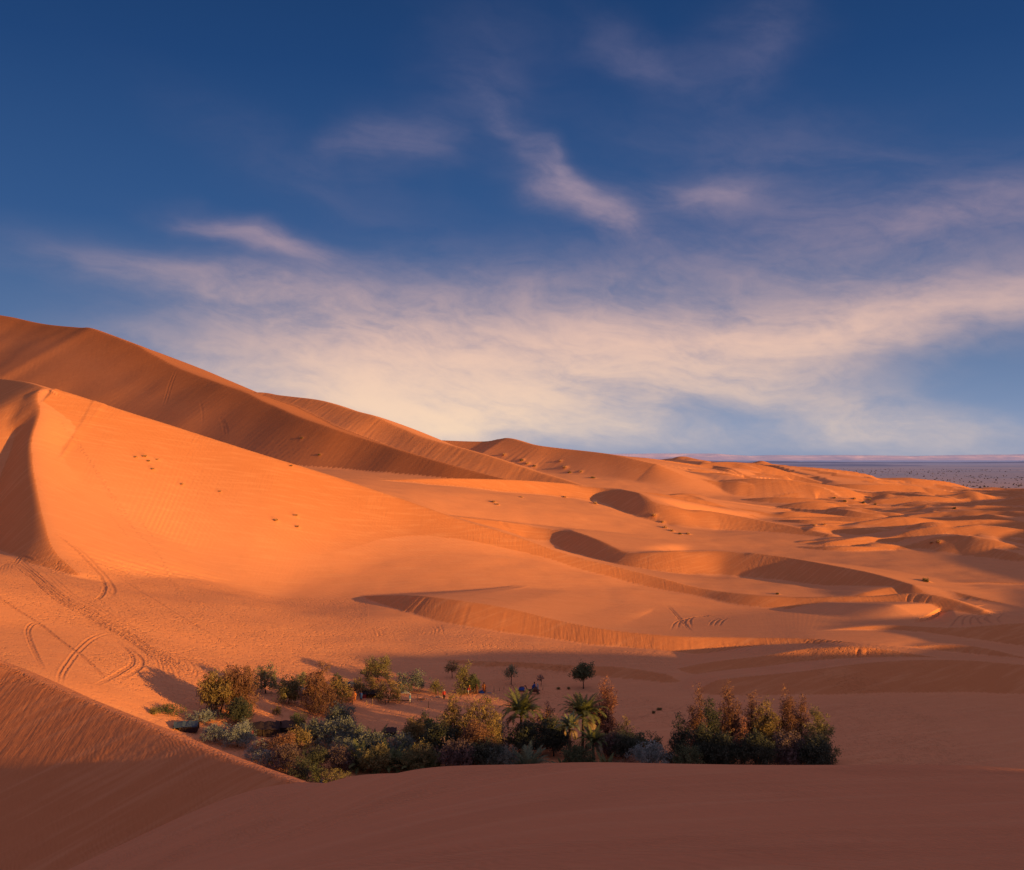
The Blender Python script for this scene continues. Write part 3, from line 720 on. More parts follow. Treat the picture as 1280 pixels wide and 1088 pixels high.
class MB:
    def __init__(self): self.v = []; self.f = []
    def tube(self, pts, rad, n=7, cap=True):
        pts = [Vector(p) for p in pts]; b0 = len(self.v)
        up = Vector((.13, .31, .94)).normalized()
        for i, p in enumerate(pts):
            t = (pts[min(i+1, len(pts)-1)]-pts[max(i-1, 0)]).normalized()
            a = t.cross(up if abs(t.dot(up)) < .95 else Vector((1, 0, 0))).normalized(); c = t.cross(a)
            r = rad[i] if hasattr(rad, '__len__') else rad
            for k in range(n):
                q = 2*math.pi*k/n; self.v.append(p+(a*math.cos(q)+c*math.sin(q))*r)
        for i in range(len(pts)-1):
            for k in range(n):
                self.f.append((b0+i*n+k, b0+i*n+(k+1) % n, b0+(i+1)*n+(k+1) % n, b0+(i+1)*n+k))
        if cap:
            self.f.append(tuple(b0+k for k in range(n))[::-1]); self.f.append(tuple(b0+(len(pts)-1)*n+k for k in range(n)))
    def box(self, c, s, rz=0, shear=(0, 0)):
        b = len(self.v); cr, sr = math.cos(rz), math.sin(rz)
        for dz in (-1, 1):
            for dx, dy in ((-1, -1), (1, -1), (1, 1), (-1, 1)):
                x, y = dx*s[0]/2, dy*s[1]/2
                if dz > 0: x *= 1-shear[0]; y *= 1-shear[1]
                self.v.append(Vector((c[0]+x*cr-y*sr, c[1]+x*sr+y*cr, c[2]+dz*s[2]/2)))
        for q in ((3, 2, 1, 0), (4, 5, 6, 7), (0, 1, 5, 4), (1, 2, 6, 5), (2, 3, 7, 6), (3, 0, 4, 7)): self.f.append(tuple(b+i for i in q))
    def sheet(self, rows, thick=0.0):
        """rows of points -> a cloth-like sheet (two-sided when thick)"""
        b = len(self.v); nr, nc = len(rows), len(rows[0])
        for r in rows: self.v += [Vector(p) for p in r]
        for i in range(nr-1):
            for j in range(nc-1): self.f.append((b+i*nc+j, b+i*nc+j+1, b+(i+1)*nc+j+1, b+(i+1)*nc+j))
    def mesh(self, name, mat, smooth=False):
        me = bpy.data.meshes.new(name); me.from_pydata([tuple(v) for v in self.v], [], self.f); me.materials.append(mat)
        if smooth: me.polygons.foreach_set('use_smooth', np.ones(len(me.polygons), bool))
        me.update(); return me

# ------------------------------------------------------------------ foliage
def leaf_mat(name, dark, light, trans=.35):
    m, nb, b = new_mat(name)
    nt = m.node_tree
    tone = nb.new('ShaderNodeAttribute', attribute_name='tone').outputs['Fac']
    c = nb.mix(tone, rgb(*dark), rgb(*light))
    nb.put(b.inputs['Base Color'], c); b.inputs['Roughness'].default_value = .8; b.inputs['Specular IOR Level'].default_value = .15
    tr = nb.new('ShaderNodeBsdfTranslucent'); nb.put(tr.inputs[0], c)
    mx = nb.new('ShaderNodeMixShader'); mx.inputs[0].default_value = trans
    nt.links.new(b.outputs[0], mx.inputs[1]); nt.links.new(tr.outputs[0], mx.inputs[2])
    nt.links.new(mx.outputs[0], nt.nodes['Material Output'].inputs[0])
    return m
LEAF = {
 'olive': leaf_mat('olive_leaves', (0.1, 0.103, 0.048), (0.309, 0.258, 0.122)),
 'gold': leaf_mat('golden_leaves', (.12, .10, .05), (.38, .27, .115)),
 'pale': leaf_mat('pale_green_leaves', (0.112, 0.126, 0.075), (0.321, 0.304, 0.181)),
 'green': leaf_mat('green_leaves', (0.043, 0.06, 0.033), (0.166, 0.185, 0.096)),
 'dark': leaf_mat('dark_leaves', (0.029, 0.037, 0.031), (0.115, 0.125, 0.087)),
 'rust': leaf_mat('rust_feather_leaves', (.12, .07, .05), (.34, .18, .115)),
 'pink': leaf_mat('pink_feather_leaves', (.17, .085, .065), (.42, .20, .14)),
 'grey': leaf_mat('grey_green_leaves', (0.091, 0.11, 0.097), (0.253, 0.279, 0.233)),
 'blue': leaf_mat('blue_grey_leaves', (0.132, 0.158, 0.154), (0.351, 0.39, 0.365)),
 'plum': leaf_mat('dry_plum_twigs', (0.081, 0.06, 0.064), (0.223, 0.157, 0.145)),
 'far': leaf_mat('far_scrub_leaves', (0.07, 0.06, 0.075), (0.15, 0.12, 0.125)),
 'straw': leaf_mat('straw_tussock', (0.42, 0.25, 0.12), (0.72, 0.46, 0.24)),
 'palm': leaf_mat('palm_leaflets', (0.037, 0.058, 0.031), (0.176, 0.182, 0.068), .25),
 'lpalm': leaf_mat('pale_palm_leaflets', (0.068, 0.095, 0.065), (0.23, 0.257, 0.149), .25),
 'dry': leaf_mat('dry_palm_leaflets', (0.168, 0.121, 0.084), (0.371, 0.274, 0.176), .25),
}
BARK = plain_mat('tree_bark', (.075, .05, .036), .35, 6)
PBARK = plain_mat('palm_bark', (.10, .068, .046), .4, 5)

def crown_mesh(name, lobes, kind, seed, dens=1.0, leaf=(.34, .10), droop=.25, fluff=.5):
    """thousands of leaf blades gathered into clumps spread through the lobes"""
    r = np.random.RandomState(seed); VV = []; TT_ = []
    for (cx, cy, cz, rx, ry, rz, ltone) in lobes:
        area = 4*math.pi*((rx*ry)**1.6/3+(rx*rz)**1.6/3+(ry*rz)**1.6/3)**(1/1.6)
        ncl = max(8, int(area*1.05*dens))
        d = r.normal(size=(ncl, 3)); d /= np.linalg.norm(d, axis=1, keepdims=True)
        rad = r.uniform(.45, 1.0, ncl)**.5*(1+.22*r.normal(size=ncl).clip(-1.2, 1.4))
        # bumpy outline
        bump = 1+.22*np.sin(d[:, 0]*5+seed)*np.sin(d[:, 1]*4+seed*1.3)+.18*np.sin(d[:, 2]*6+seed*.7)
        C = np.stack([cx+d[:, 0]*rx*rad*bump, cy+d[:, 1]*ry*rad*bump, cz+d[:, 2]*rz*rad*bump], 1)
        C[:, 2] = np.maximum(C[:, 2], .15+.2*r.rand(ncl))
        keep = r.rand(ncl) < (.72+.28*np.sin(C[:, 0]*1.7+seed)*np.sin(C[:, 2]*1.5+seed*2))
        C = C[keep]; ncl = len(C); nl = 24
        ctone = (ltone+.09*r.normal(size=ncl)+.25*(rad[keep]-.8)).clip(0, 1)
        cs = fluff*r.uniform(.55, 1.2, ncl)
        L = ncl*nl
        off = r.normal(size=(ncl, nl, 3))*cs[:, None, None]*np.array([.55, .55, .6])
        P = (C[:, None]+off).reshape(L, 3); P[:, 2] = np.maximum(P[:, 2], .03)
        a = r.normal(size=(L, 3)); a[:, 2] -= droop; outd = np.repeat(C-np.array([cx, cy, cz]), nl, 0); a += .6*outd/(np.linalg.norm(outd, axis=1, keepdims=True)+.1)
        a /= np.linalg.norm(a, axis=1, keepdims=True)
        b = np.cross(a, r.normal(size=(L, 3))); b /= np.linalg.norm(b, axis=1, keepdims=True)+1e-9
        ll = leaf[0]*r.uniform(.6, 1.35, (L, 1)); lw = leaf[1]*r.uniform(.6, 1.4, (L, 1))
        q = np.stack([P-b*lw*.3, P+a*ll*.45-b*lw, P+a*ll, P+a*ll*.5+b*lw], 1)
        VV.append(q.reshape(-1, 3)); TT_.append(np.repeat((np.repeat(ctone, nl)+.055*r.normal(size=L)).clip(0, 1), 4))
    V = np.concatenate(VV); T = np.concatenate(TT_)
    return mesh_np(name, V, np.arange(len(V)).reshape(-1, 4), LEAF[kind], False, T)

def trunk_mesh(name, lobes, r0, base_h, seed, stems=1):
    m = MB(); r = random.Random(seed)
    for s_ in range(stems):
        bx, by = (0, 0) if stems == 1 else (r.uniform(-.5, .5), r.uniform(-.4, .4))
        top = Vector((bx*1.6+r.uniform(-.2, .2), by*1.6+r.uniform(-.2, .2), base_h))
        m.tube([(bx, by, -.4), (bx*1.15+r.uniform(-.08, .08), by*1.1, base_h*.45), top], [r0*1.25, r0*.95, r0*.75], 8)
        for i, (cx, cy, cz, rx, ry, rz, t) in enumerate(lobes):
            if stems > 1 and i % stems != s_: continue
            e = Vector((cx, cy, cz+rz*.45)); mid = top.lerp(e, .5)+Vector((r.uniform(-.3, .3), r.uniform(-.3, .3), .2))
            m.tube([top-Vector((0, 0, .1)), mid, e], [r0*.6, r0*.38, r0*.12], 6)
            for k in range(3):
                q = top.lerp(e, r.uniform(.4, .85)); w = q+Vector((r.uniform(-1, 1)*rx*.8, r.uniform(-1, 1)*ry*.8, r.uniform(.1, .8)*rz))
                m.tube([q, q.lerp(w, .5)+Vector((0, 0, .1)), w], [r0*.25, r0*.16, r0*.05], 5)
    return m.mesh(name, BARK, True)

def lobes_for(shape, w, h, seed):
    r = random.Random(seed); L = []; hw = w/2
    def add(x, y, z, a, b, c, t=.5): L.append((x, y, z, a, b, c, t+r.uniform(-.12, .12)))
    if shape == 'column':      # tall, feathery, pointed
        n = 5
        for i in range(n):
            f = i/(n-1); rad = hw*(.95-.62*f)*r.uniform(.85, 1.1)
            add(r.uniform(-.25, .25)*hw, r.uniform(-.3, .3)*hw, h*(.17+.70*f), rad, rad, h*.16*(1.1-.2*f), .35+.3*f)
        add(hw*.35*r.choice((-1, 1)), 0, h*.58, hw*.42, hw*.45, h*.16, .5); add(hw*.45*r.choice((-1, 1)), .2*hw, h*.33, hw*.5, hw*.5, h*.16, .4)
    elif shape == 'round':     # bushy tree, wide crown to the ground
        add(0, 0, h*.5, hw*.78, hw*.75, h*.36)
        for i in range(6):
            a = i/6*6.28+r.random(); add(math.cos(a)*hw*.5, math.sin(a)*hw*.5, h*r.uniform(.32, .62), hw*.45, hw*.45, h*.24, .45)
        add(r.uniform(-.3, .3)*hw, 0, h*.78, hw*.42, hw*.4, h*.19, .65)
        add(r.uniform(-.5, .5)*hw, 0, h*.70, hw*.35, hw*.4, h*.17, .6)
    elif shape == 'twin':      # two humped crown
        for sx, hh in ((-.42, .95), (.45, 1.0)):
            add(sx*hw, r.uniform(-.2, .2)*hw, h*.42*hh, hw*.55, hw*.6, h*.34*hh); add(sx*hw*.9, 0, h*.72*hh, hw*.36, hw*.4, h*.22*hh, .65)
            add(sx*hw*1.3, 0, h*.34, hw*.3, hw*.4, h*.2, .4)
    elif shape == 'lollipop':  # short clear stem, broad crown
        add(0, 0, h*.66, hw*.72, hw*.72, h*.25); add(hw*.35, 0, h*.76, hw*.52, hw*.5, h*.20, .6); add(-hw*.45, 0, h*.62, hw*.52, hw*.5, h*.20, .4)
        add(hw*.5, .1*hw, h*.58, hw*.45, hw*.4, h*.16, .45); add(-.1*hw, -.2*hw, h*.82, hw*.5, hw*.45, h*.15, .65); add(-.5*hw, .1*hw, h*.48, hw*.36, hw*.36, h*.12, .4)
    elif shape == 'bush':      # low mound
        for i in range(6):
            a = i/6*6.28; add(math.cos(a)*hw*.55, math.sin(a)*hw*.5, h*r.uniform(.3, .55), hw*.45, hw*.45, h*.34)
        add(0, 0, h*.55, hw*.55, hw*.5, h*.42, .6)
    elif shape == 'tuft':
        add(0, 0, h*.5, hw*.9, hw*.9, h*.45)
    return L

def place(px, pb, Y):
    if Y is None: return ground_hit(px, pb)
    X = (px-640)/F*Y; return X, Y, zat(X, Y)
seedc = [100]
def tree(label, cat, name, px, pt, w, kind, shape, pb=None, Y=None, group=None, dens=1.0, stems=1, extra=None):
    seedc[0] += 7; sd = seedc[0]
    X, Yg, z = place(px, pb, Y)
    top = H-(pt-HZ)/F*Yg; h = max(.6, top-z); wm = w/F*Yg
    L = lobes_for(shape, wm*1.13, h*1.03, sd)
    t = thing(name, label, cat, (X, Yg, z-.05), 0, group)
    bh = h*(.36 if shape == 'lollipop' else .2)
    lf = (.30, .06) if shape == 'column' else (.26, .085)
    small = min(1, h/5); lf = (lf[0]*max(.5, small), lf[1]*max(.55, small))
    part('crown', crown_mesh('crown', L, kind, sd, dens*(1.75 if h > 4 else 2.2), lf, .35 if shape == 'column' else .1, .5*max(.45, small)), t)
    part('trunk', trunk_mesh('trunk', L, max(.05, h*.022), bh, sd, stems), t)
    return t

GL = 'trees in the left part of the oasis'; GR = 'tall feathery trees of the right grove'; GC = 'trees and bushes of the central grove'; GB = 'trees in the back row of the oasis'
T = tree
# left group on the lit slope
T('broad olive-gold tree at the far left of the oasis, beside the rust-topped tree', 'tree', 'tamarisk_tree', 271, 838, 40, 'gold', 'round', pb=893, group=GL, stems=2)
T('rust-brown pointed tree touching the olive-gold tree on its right', 'tree', 'tamarisk_tree', 299, 831, 42, 'rust', 'round', pb=890, group=GL, stems=2)
T('pale twin-topped tree standing alone to the right of the rust-brown tree', 'tree', 'acacia_tree', 332, 829, 27, 'pale', 'twin', pb=867, group=GL)
T('green round tree with yellow-lit right edge, between pale twin-topped tree and big rust tree', 'tree', 'acacia_tree', 361, 845, 31, 'olive', 'round', pb=880, group=GL)
T('small pale green tree peeping out on the left behind the big rust tree', 'tree', 'acacia_tree', 378, 839, 20, 'pale', 'round', pb=862, group=GB)
T('big rust-red tree with dark lower branches, tallest in the left middle of the oasis', 'tree', 'tamarisk_tree', 398, 829, 46, 'rust', 'column', pb=891, group=GL, stems=3, dens=1.2)
T('orange-lit tree joined to the right side of the big rust-red tree', 'tree', 'tamarisk_tree', 423, 850, 28, 'gold', 'round', pb=885, group=GL)
T('small pinkish bush low at the right foot of the orange-lit tree', 'bush', 'tamarisk_bush', 438, 861, 16, 'pink', 'bush', pb=877, group=GL)
T('small dark green tree showing above the orange-lit tree', 'tree', 'acacia_tree', 421, 841, 17, 'green', 'round', pb=860, group=GB)
# back row
T('golden round tree in front of the dark camp tent, left of the other golden tree', 'tree', 'acacia_tree', 455, 845, 29, 'gold', 'twin', pb=870, group=GB)
T('golden tree with short bare trunk at the fence, right of its golden neighbour', 'tree', 'acacia_tree', 485, 849, 31, 'gold', 'twin', pb=879, group=GB)
T('large dark green tree with lit top, highest of the back row', 'tree', 'acacia_tree', 472, 820, 34, 'olive', 'twin', pb=851, group=GB, dens=1.1)
T('small pinkish dry tree between the two golden trees', 'tree', 'tamarisk_bush', 471, 849, 12, 'pink', 'bush', pb=864, group=GB)
T('grey-green spreading tree right of the two golden trees, above the pale ground sheet', 'tree', 'acacia_tree', 513, 836, 34, 'grey', 'twin', pb=865, group=GB)
T('small round dark tree standing alone left of the people', 'tree', 'acacia_tree', 545, 849, 18, 'olive', 'round', pb=868, group=GB)
T('pale yellow small tree behind the tall dark pair of trees', 'tree', 'acacia_tree', 565, 827, 17, 'gold', 'lollipop', pb=848, group=GB)
T('tall dark tree with lit top right behind the people', 'tree', 'acacia_tree', 581, 829, 22, 'olive', 'column', pb=866, group=GB, dens=1.2)
T('dark green lower tree leaning out right of the tall dark tree behind the people', 'tree', 'acacia_tree', 592, 842, 17, 'green', 'round', pb=866, group=GB)
T('small umbrella-shaped tree with a thin bare trunk behind the row of posts', 'tree', 'acacia_tree', 639, 831, 15, 'pale', 'lollipop', pb=856, group=GB)
T('tiny leafless grey shrub-tree between the thin umbrella tree and the lone dark tree', 'tree', 'bare_tree', 676, 843, 8, 'plum', 'lollipop', pb=857, group=GB, dens=.6)
T('lone dark green tree with a thick crooked trunk on the open sand above the palms', 'tree', 'acacia_tree', 729, 830, 26, 'green', 'lollipop', pb=861, group=GB, dens=1.5)
# small bushes
T('tiny round bush left of the longer green bush on the sand by the left ridge', 'bush', 'desert_bush', 193, 883, 12, 'olive', 'bush', pb=893, group='low bushes on the sand')
T('long low green bush on the sand by the left ridge', 'bush', 'desert_bush', 213, 879, 32, 'green', 'bush', pb=893, group='low bushes on the sand')
T('small golden bush alone on the sand above the dark tent', 'bush', 'desert_bush', 346, 881, 12, 'gold', 'bush', pb=893, group='low bushes on the sand')
T('small dark green bush standing behind the right end of the dark tent roof', 'bush', 'desert_bush', 372, 889, 20, 'green', 'round', Y=158, group='low bushes on the sand')
# dark lower grove, left
T('dark green-grey tree directly below the olive-gold tree', 'tree', 'tamarisk_tree', 298, 873, 36, 'dark', 'round', Y=158, group=GL, dens=1.2)
T('leftmost blue-grey bush of the oasis, against the sunlit ridge', 'bush', 'saltbush', 252, 888, 40, 'blue', 'round', Y=157, group=GL)
T('small silvery bush top just under the olive-gold tree', 'bush', 'saltbush', 264, 880, 18, 'blue', 'round', Y=160, group=GL)
T('blue-grey bush low behind the ridge, in front of the leftmost blue-grey bush', 'bush', 'saltbush', 270, 903, 40, 'blue', 'round', Y=149, group=GL)
T('blue-grey bush beside the tent wall, below the dark green-grey tree', 'bush', 'saltbush', 297, 904, 42, 'blue', 'round', Y=148, group=GL)
T('slim grey-green tree left of the red tent panel', 'tree', 'tamarisk_tree', 308, 897, 20, 'grey', 'column', Y=152, group=GL)
T('low blue bush behind the ridge in front of the tent', 'bush', 'saltbush', 322, 925, 30, 'blue', 'bush', Y=142, group=GC)
T('dark brown tree with an orange-lit crown in front of the tent', 'tree', 'tamarisk_tree', 349, 917, 52, 'rust', 'round', Y=143, group=GC, stems=2)
T('orange-lit leafy tree top right of the dark brown tree, above the tent sand', 'tree', 'tamarisk_tree', 374, 908, 32, 'gold', 'round', Y=146, group=GC)
T('dark plum-coloured bush below the orange-lit tree', 'bush', 'tamarisk_bush', 356, 932, 46, 'plum', 'round', Y=137, group=GC)
T('dark green bush in the dip between the two foreground dunes', 'bush', 'desert_bush', 376, 948, 34, 'dark', 'round', Y=132, group=GC)
T('teal-grey tree right of the orange-lit tree, with one lit spray on top', 'tree', 'tamarisk_tree', 394, 898, 34, 'grey', 'round', Y=152, group=GC)
T('dark teal round tree at the top of the grove left of the palm clumps', 'tree', 'acacia_tree', 426, 879, 36, 'grey', 'round', Y=160, group=GC, dens=1.2)
T('tall grey tree with yellow sprays below the dark teal round tree', 'tree', 'tamarisk_tree', 422, 896, 44, 'grey', 'twin', Y=151, group=GC)
T('grey-teal bushy tree left of the first palm clump', 'tree', 'tamarisk_tree', 441, 905, 30, 'grey', 'round', Y=149, group=GC)
T('plum-grey dry bush low in the grove above the small blue sheet', 'bush', 'tamarisk_bush', 424, 932, 44, 'plum', 'round', Y=140, group=GC)
T('dark green bush low in the grove between the two plum bushes', 'bush', 'desert_bush', 394, 932, 34, 'dark', 'round', Y=139, group=GC)
T('brownish low bush on the edge of the round foreground dune', 'bush', 'desert_bush', 418, 960, 40, 'olive', 'bush', Y=130, group=GC)
T('narrow dark bush at the very bottom of the dip beside the round foreground dune', 'bush', 'desert_bush', 396, 956, 16, 'green', 'round', Y=130, group=GC)
# centre
T('orange-lit bushy tree in front of the dark roof, left of the tall twin trees', 'tree', 'tamarisk_tree', 519, 897, 34, 'gold', 'round', Y=150, group=GC)
T('dark green tree behind the orange-lit bushy tree, left of the tall twin trees', 'tree', 'acacia_tree', 533, 892, 26, 'green', 'round', Y=156, group=GC)
T('tall narrow golden tree, left one of the twin trees in the centre', 'tree', 'tamarisk_tree', 568, 870, 38, 'gold', 'column', Y=149, group=GC, dens=1.2, stems=2)
T('tall broad golden tree, right one of the twin trees in the centre', 'tree', 'tamarisk_tree', 600, 870, 46, 'gold', 'twin', Y=148, group=GC, dens=1.1, stems=2)
T('dark tree filling the gap below the left tall twin tree', 'tree', 'tamarisk_tree', 551, 902, 44, 'dark', 'round', Y=145, group=GC)
T('rusty feathery tree in front of the right tall twin tree', 'tree', 'tamarisk_tree', 596, 900, 42, 'rust', 'round', Y=143, group=GC)
T('dark grey bush at the foot of the rusty feathery tree', 'bush', 'tamarisk_bush', 604, 925, 50, 'dark', 'round', Y=140, group=GC)
T('plum-dark bush under the tall twin trees, left of the dark grey bush', 'bush', 'tamarisk_bush', 572, 925, 44, 'plum', 'round', Y=139, group=GC)
T('soft grey-green tree on the right edge of the twin trees, before the sand gap', 'tree', 'tamarisk_tree', 624, 897, 24, 'grey', 'column', Y=150, group=GC)
T('small yellow-lit tree top in front of the soft grey-green tree', 'tree', 'tamarisk_tree', 617, 910, 14, 'gold', 'column', Y=145, group=GC)
T('dark bush in front of the tall left palm', 'bush', 'tamarisk_bush', 658, 900, 44, 'dark', 'round', Y=149, group=GC)
T('slim dark tree with a brown lit tip right of the tall left palm', 'tree', 'tamarisk_tree', 682, 880, 24, 'rust', 'column', Y=154, group=GC)
T('black-green broad tree between the left palm and the sunlit short palm', 'tree', 'acacia_tree', 692, 897, 38, 'dark', 'round', Y=149, group=GC, dens=1.4)
T('tall pink-red feathery tree, the reddest of the oasis, right of the palms', 'tree', 'tamarisk_tree', 757, 853, 36, 'pink', 'column', Y=156, group=GC, dens=1.3, stems=2)
T('small golden-topped tree right of the pink-red feathery tree', 'tree', 'tamarisk_tree', 782, 897, 24, 'gold', 'column', Y=151, group=GC)
T('dark plum bush at the foot of the pink-red feathery tree', 'bush', 'tamarisk_bush', 762, 912, 34, 'plum', 'round', Y=149, group=GC)
T('dark blue-green tree at the foot of the golden-topped tree', 'tree', 'acacia_tree', 784, 914, 36, 'dark', 'round', Y=147, group=GC, dens=1.2)
T('dark green tree with two round heads at the right end of the palm group', 'tree', 'acacia_tree', 808, 913, 34, 'green', 'twin', Y=150, group=GC, dens=1.2)
T('large blue-grey bush on the dune edge at the right end of the palm group', 'bush', 'saltbush', 812, 928, 44, 'blue', 'round', Y=142, group=GC)
T('low pinkish dry bush between the palm bushes and the large blue-grey bush', 'bush', 'tamarisk_bush', 782, 945, 34, 'rust', 'bush', Y=139, group=GC)
# right grove
T('dark left-hand tree of the right grove, lower than its neighbours', 'tree', 'tamarisk_tree', 852, 896, 28, 'dark', 'column', Y=148, group=GR, dens=1.2)
T('tall tree with an orange tip, first tall one from the left in the right grove', 'tree', 'tamarisk_tree', 872, 864, 30, 'rust', 'column', Y=152, group=GR, stems=2)
T('dark grey tall tree without lit tip, second tall one in the right grove', 'tree', 'tamarisk_tree', 889, 872, 26, 'dark', 'column', Y=147, group=GR, dens=1.3)
T('tallest broad golden-orange tree of the right grove', 'tree', 'tamarisk_tree', 912, 859, 36, 'rust', 'column', Y=151, group=GR, dens=1.2, stems=2)
T('orange pointed tree in the middle of the right grove', 'tree', 'tamarisk_tree', 939, 866, 28, 'rust', 'column', Y=150, group=GR)
T('yellow-green rounded tree top right of the middle pointed tree in the right grove', 'tree', 'tamarisk_tree', 957, 876, 30, 'gold', 'round', Y=149, group=GR)
T('small red-tipped tree in front of the middle of the right grove', 'tree', 'tamarisk_tree', 927, 896, 16, 'pink', 'column', Y=145, group=GR)
T('bronze tall tree, left of the last two tips of the right grove', 'tree', 'tamarisk_tree', 980, 867, 36, 'rust', 'column', Y=150, group=GR, dens=1.1, stems=2)
T('red-orange pointed tree, second from the right in the right grove', 'tree', 'tamarisk_tree', 1001, 869, 26, 'rust', 'column', Y=151, group=GR)
T('rightmost tree of the oasis with a small golden tip and dark skirt', 'tree', 'tamarisk_tree', 1025, 884, 36, 'olive', 'column', Y=148, group=GR, dens=1.3, stems=2)
T('low dark green bush at the left foot of the right grove', 'bush', 'desert_bush', 858, 930, 36, 'green', 'bush', Y=141, group=GR)
T('dark small bush left of the right grove, on the dune edge', 'bush', 'desert_bush', 836, 934, 16, 'dark', 'bush', Y=142, group=GR)
T('dark slate bush under the tallest tree of the right grove', 'bush', 'tamarisk_bush', 905, 915, 44, 'dark', 'round', Y=143, group=GR, dens=1.2)
T('dark slate bush under the middle pointed tree of the right grove', 'bush', 'tamarisk_bush', 945, 915, 42, 'dark', 'round', Y=142, group=GR, dens=1.2)
T('plum-grey bush under the bronze tall tree of the right grove', 'bush', 'tamarisk_bush', 985, 914, 40, 'plum', 'round', Y=143, group=GR, dens=1.2)
T('dark green skirt bush at the foot of the rightmost tree', 'bush', 'tamarisk_bush', 1018, 922, 44, 'dark', 'round', Y=142, group=GR, dens=1.2)
T('black-green bush at the foot of the dark grey tall tree', 'bush', 'tamarisk_bush', 880, 905, 34, 'dark', 'round', Y=144, group=GR, dens=1.2)

T('soft grey-green tree between the left palm clumps and the round teal tree', 'tree', 'tamarisk_tree', 462, 912, 40, 'grey', 'round', Y=146, group=GC)
T('olive bush between two left palm clumps, low at the dune edge', 'bush', 'desert_bush', 470, 930, 40, 'olive', 'round', Y=139, group=GC)
T('grey-green bush behind the middle of the left palm clumps', 'bush', 'tamarisk_bush', 498, 915, 38, 'grey', 'round', Y=146, group=GC)
T('dark olive bush at the dune edge in front of the orange-lit bushy tree', 'bush', 'desert_bush', 524, 930, 46, 'olive', 'round', Y=140, group=GC)
T('grey bush at the dune edge under the right tall twin tree', 'bush', 'tamarisk_bush', 628, 934, 34, 'grey', 'round', Y=139, group=GC)
T('blue-grey bush low in the middle of the dip, left of the dark green bush', 'bush', 'saltbush', 334, 935, 34, 'blue', 'round', Y=138, group=GC)
T('grey-green bushy tree behind the plum-grey dry bush, below the tall grey tree', 'tree', 'tamarisk_tree', 436, 922, 42, 'grey', 'round', Y=144, group=GC)
T('dark green bush between the sunlit palm and the dead-fronded palm', 'bush', 'desert_bush', 724, 930, 40, 'green', 'round', Y=142, group=GC)
# ------------------------------------------------------------------ date palms
def frond_mesh(L, arch, seed, kind):
    r = random.Random(seed); V = []; Q = []; Tn = []; n = 15
    pts = []
    ang = math.radians(78); x = z = 0.0
    for i in range(n+1):
        pts.append(Vector((x, 0, z))); f = i/n
        x += L/n*math.cos(ang-arch*f**1.25); z += L/n*math.sin(ang-arch*f**1.25)
    def quad(a, b, c, d, t):
        k = len(V); V.extend([a, b, c, d]); Q.append((k, k+1, k+2, k+3)); Tn.extend([t]*4)
    for i in range(n):                               # rachis
        w = .035*(1-i/n)+.008; s = Vector((0, w, 0)); quad(pts[i]-s, pts[i]+s, pts[i+1]+s, pts[i+1]-s, .75)
    for i in range(2, n+1):
        f = i/n; tdir = (pts[i]-pts[i-1]).normalized(); ll = L*.20*math.sin(math.pi*(.16+.80*f))**.8
        for sd in (-1, 1):
            for h_ in (0, .5):
                p = pts[i-1].lerp(pts[i], h_+.1*r.random())
                d = (tdir*.75+Vector((0, sd, 0))*.85+Vector((0, 0, r.uniform(-.1, .35)))).normalized()
                tip = p+d*ll*r.uniform(.8, 1.1)+Vector((0, 0, -.10*ll)); wv = tdir*.075
                quad(p-wv, p+wv, p.lerp(tip, .6)+wv*.9, tip, min(1, max(0, .45+.2*r.uniform(-1, 1))))
    return mesh_np('frond', [tuple(v) for v in V], Q, LEAF[kind], False, Tn)
def palm_trunk(h, r0):
    m = MB(); pts = []; rad = []; n = max(6, int(h*5))
    for i in range(n+1):
        f = i/n; pts.append((.10*math.sin(f*2.2)*h*.2, .05*f*h*.2, -.3+(h+.3)*f)); rad.append(r0*(1.25-.3*f)*(1.10 if i % 2 else .92))
    m.tube(pts, rad, 10); return m.mesh('trunk', PBARK, False), Vector(pts[-1])
FR = {}
def fronds(kind, L):
    key = (kind, round(L, 1))
    if key not in FR: FR[key] = [frond_mesh(L, a, 50+i, kind) for i, a in enumerate((.55, .95, 1.35, 1.75, 2.15, 2.6))]
    return FR[key]
def palm(label, px, pc, w, kind, Y, nf=34, bush=False, dry=6, group='date palms of the oasis', pb=None):
    X, Yg, z = place(px, pb, Y)
    L = max(1.2, w/F*Yg*.5*1.45)
    zc = H-(pc-HZ)/F*Yg-z
    r = random.Random(px)
    t = thing('date_palm' if not bush else 'palm_clump', label, 'palm', (X, Yg, z-.05), r.random()*6, group)
    c = Vector((0, 0, .1))
    if not bush:
        tm, c = palm_trunk(max(.6, zc), .20); part('trunk', tm, t)
    fm = fronds(kind, L*(1.0 if bush else 1))
    for i in range(nf):
        f = i/nf; az = i*2.39996+r.uniform(-.2, .2)
        k = min(5, int((f**.9)*(6 if not bush else 4.2)))
        o = part('frond', fm[k], t, tuple(c+Vector((math.cos(az), math.sin(az), 0))*(.08 if not bush else .3*r.random())), (r.uniform(-.15, .15), (.12+.62*f if bush else .05+.35*f)+r.uniform(-.1, .1), az), (r.uniform(.85, 1.1),)*3)
    if dry and not bush:
        dm = fronds('dry', L*.9)
        for i in range(dry+8):
            az = i*2.39996*1.3; o = part('dry_frond', dm[5], t, tuple(c-Vector((0, 0, .15))), (0, 1.0+r.uniform(-.15, .2), az), (r.uniform(.7, 1),)*3)
    return t
palm('tall date palm with sunlit upper fronds, left of the pair of palms in the centre', 651, 896, 50, 'palm', 153, 56)
palm('tall dark date palm behind the short sunlit palm', 728, 898, 52, 'palm', 152, 56)
palm('short fully sunlit date palm with a visible trunk, in front of the tall dark palm', 713, 911, 32, 'lpalm', 145, 30, dry=10)
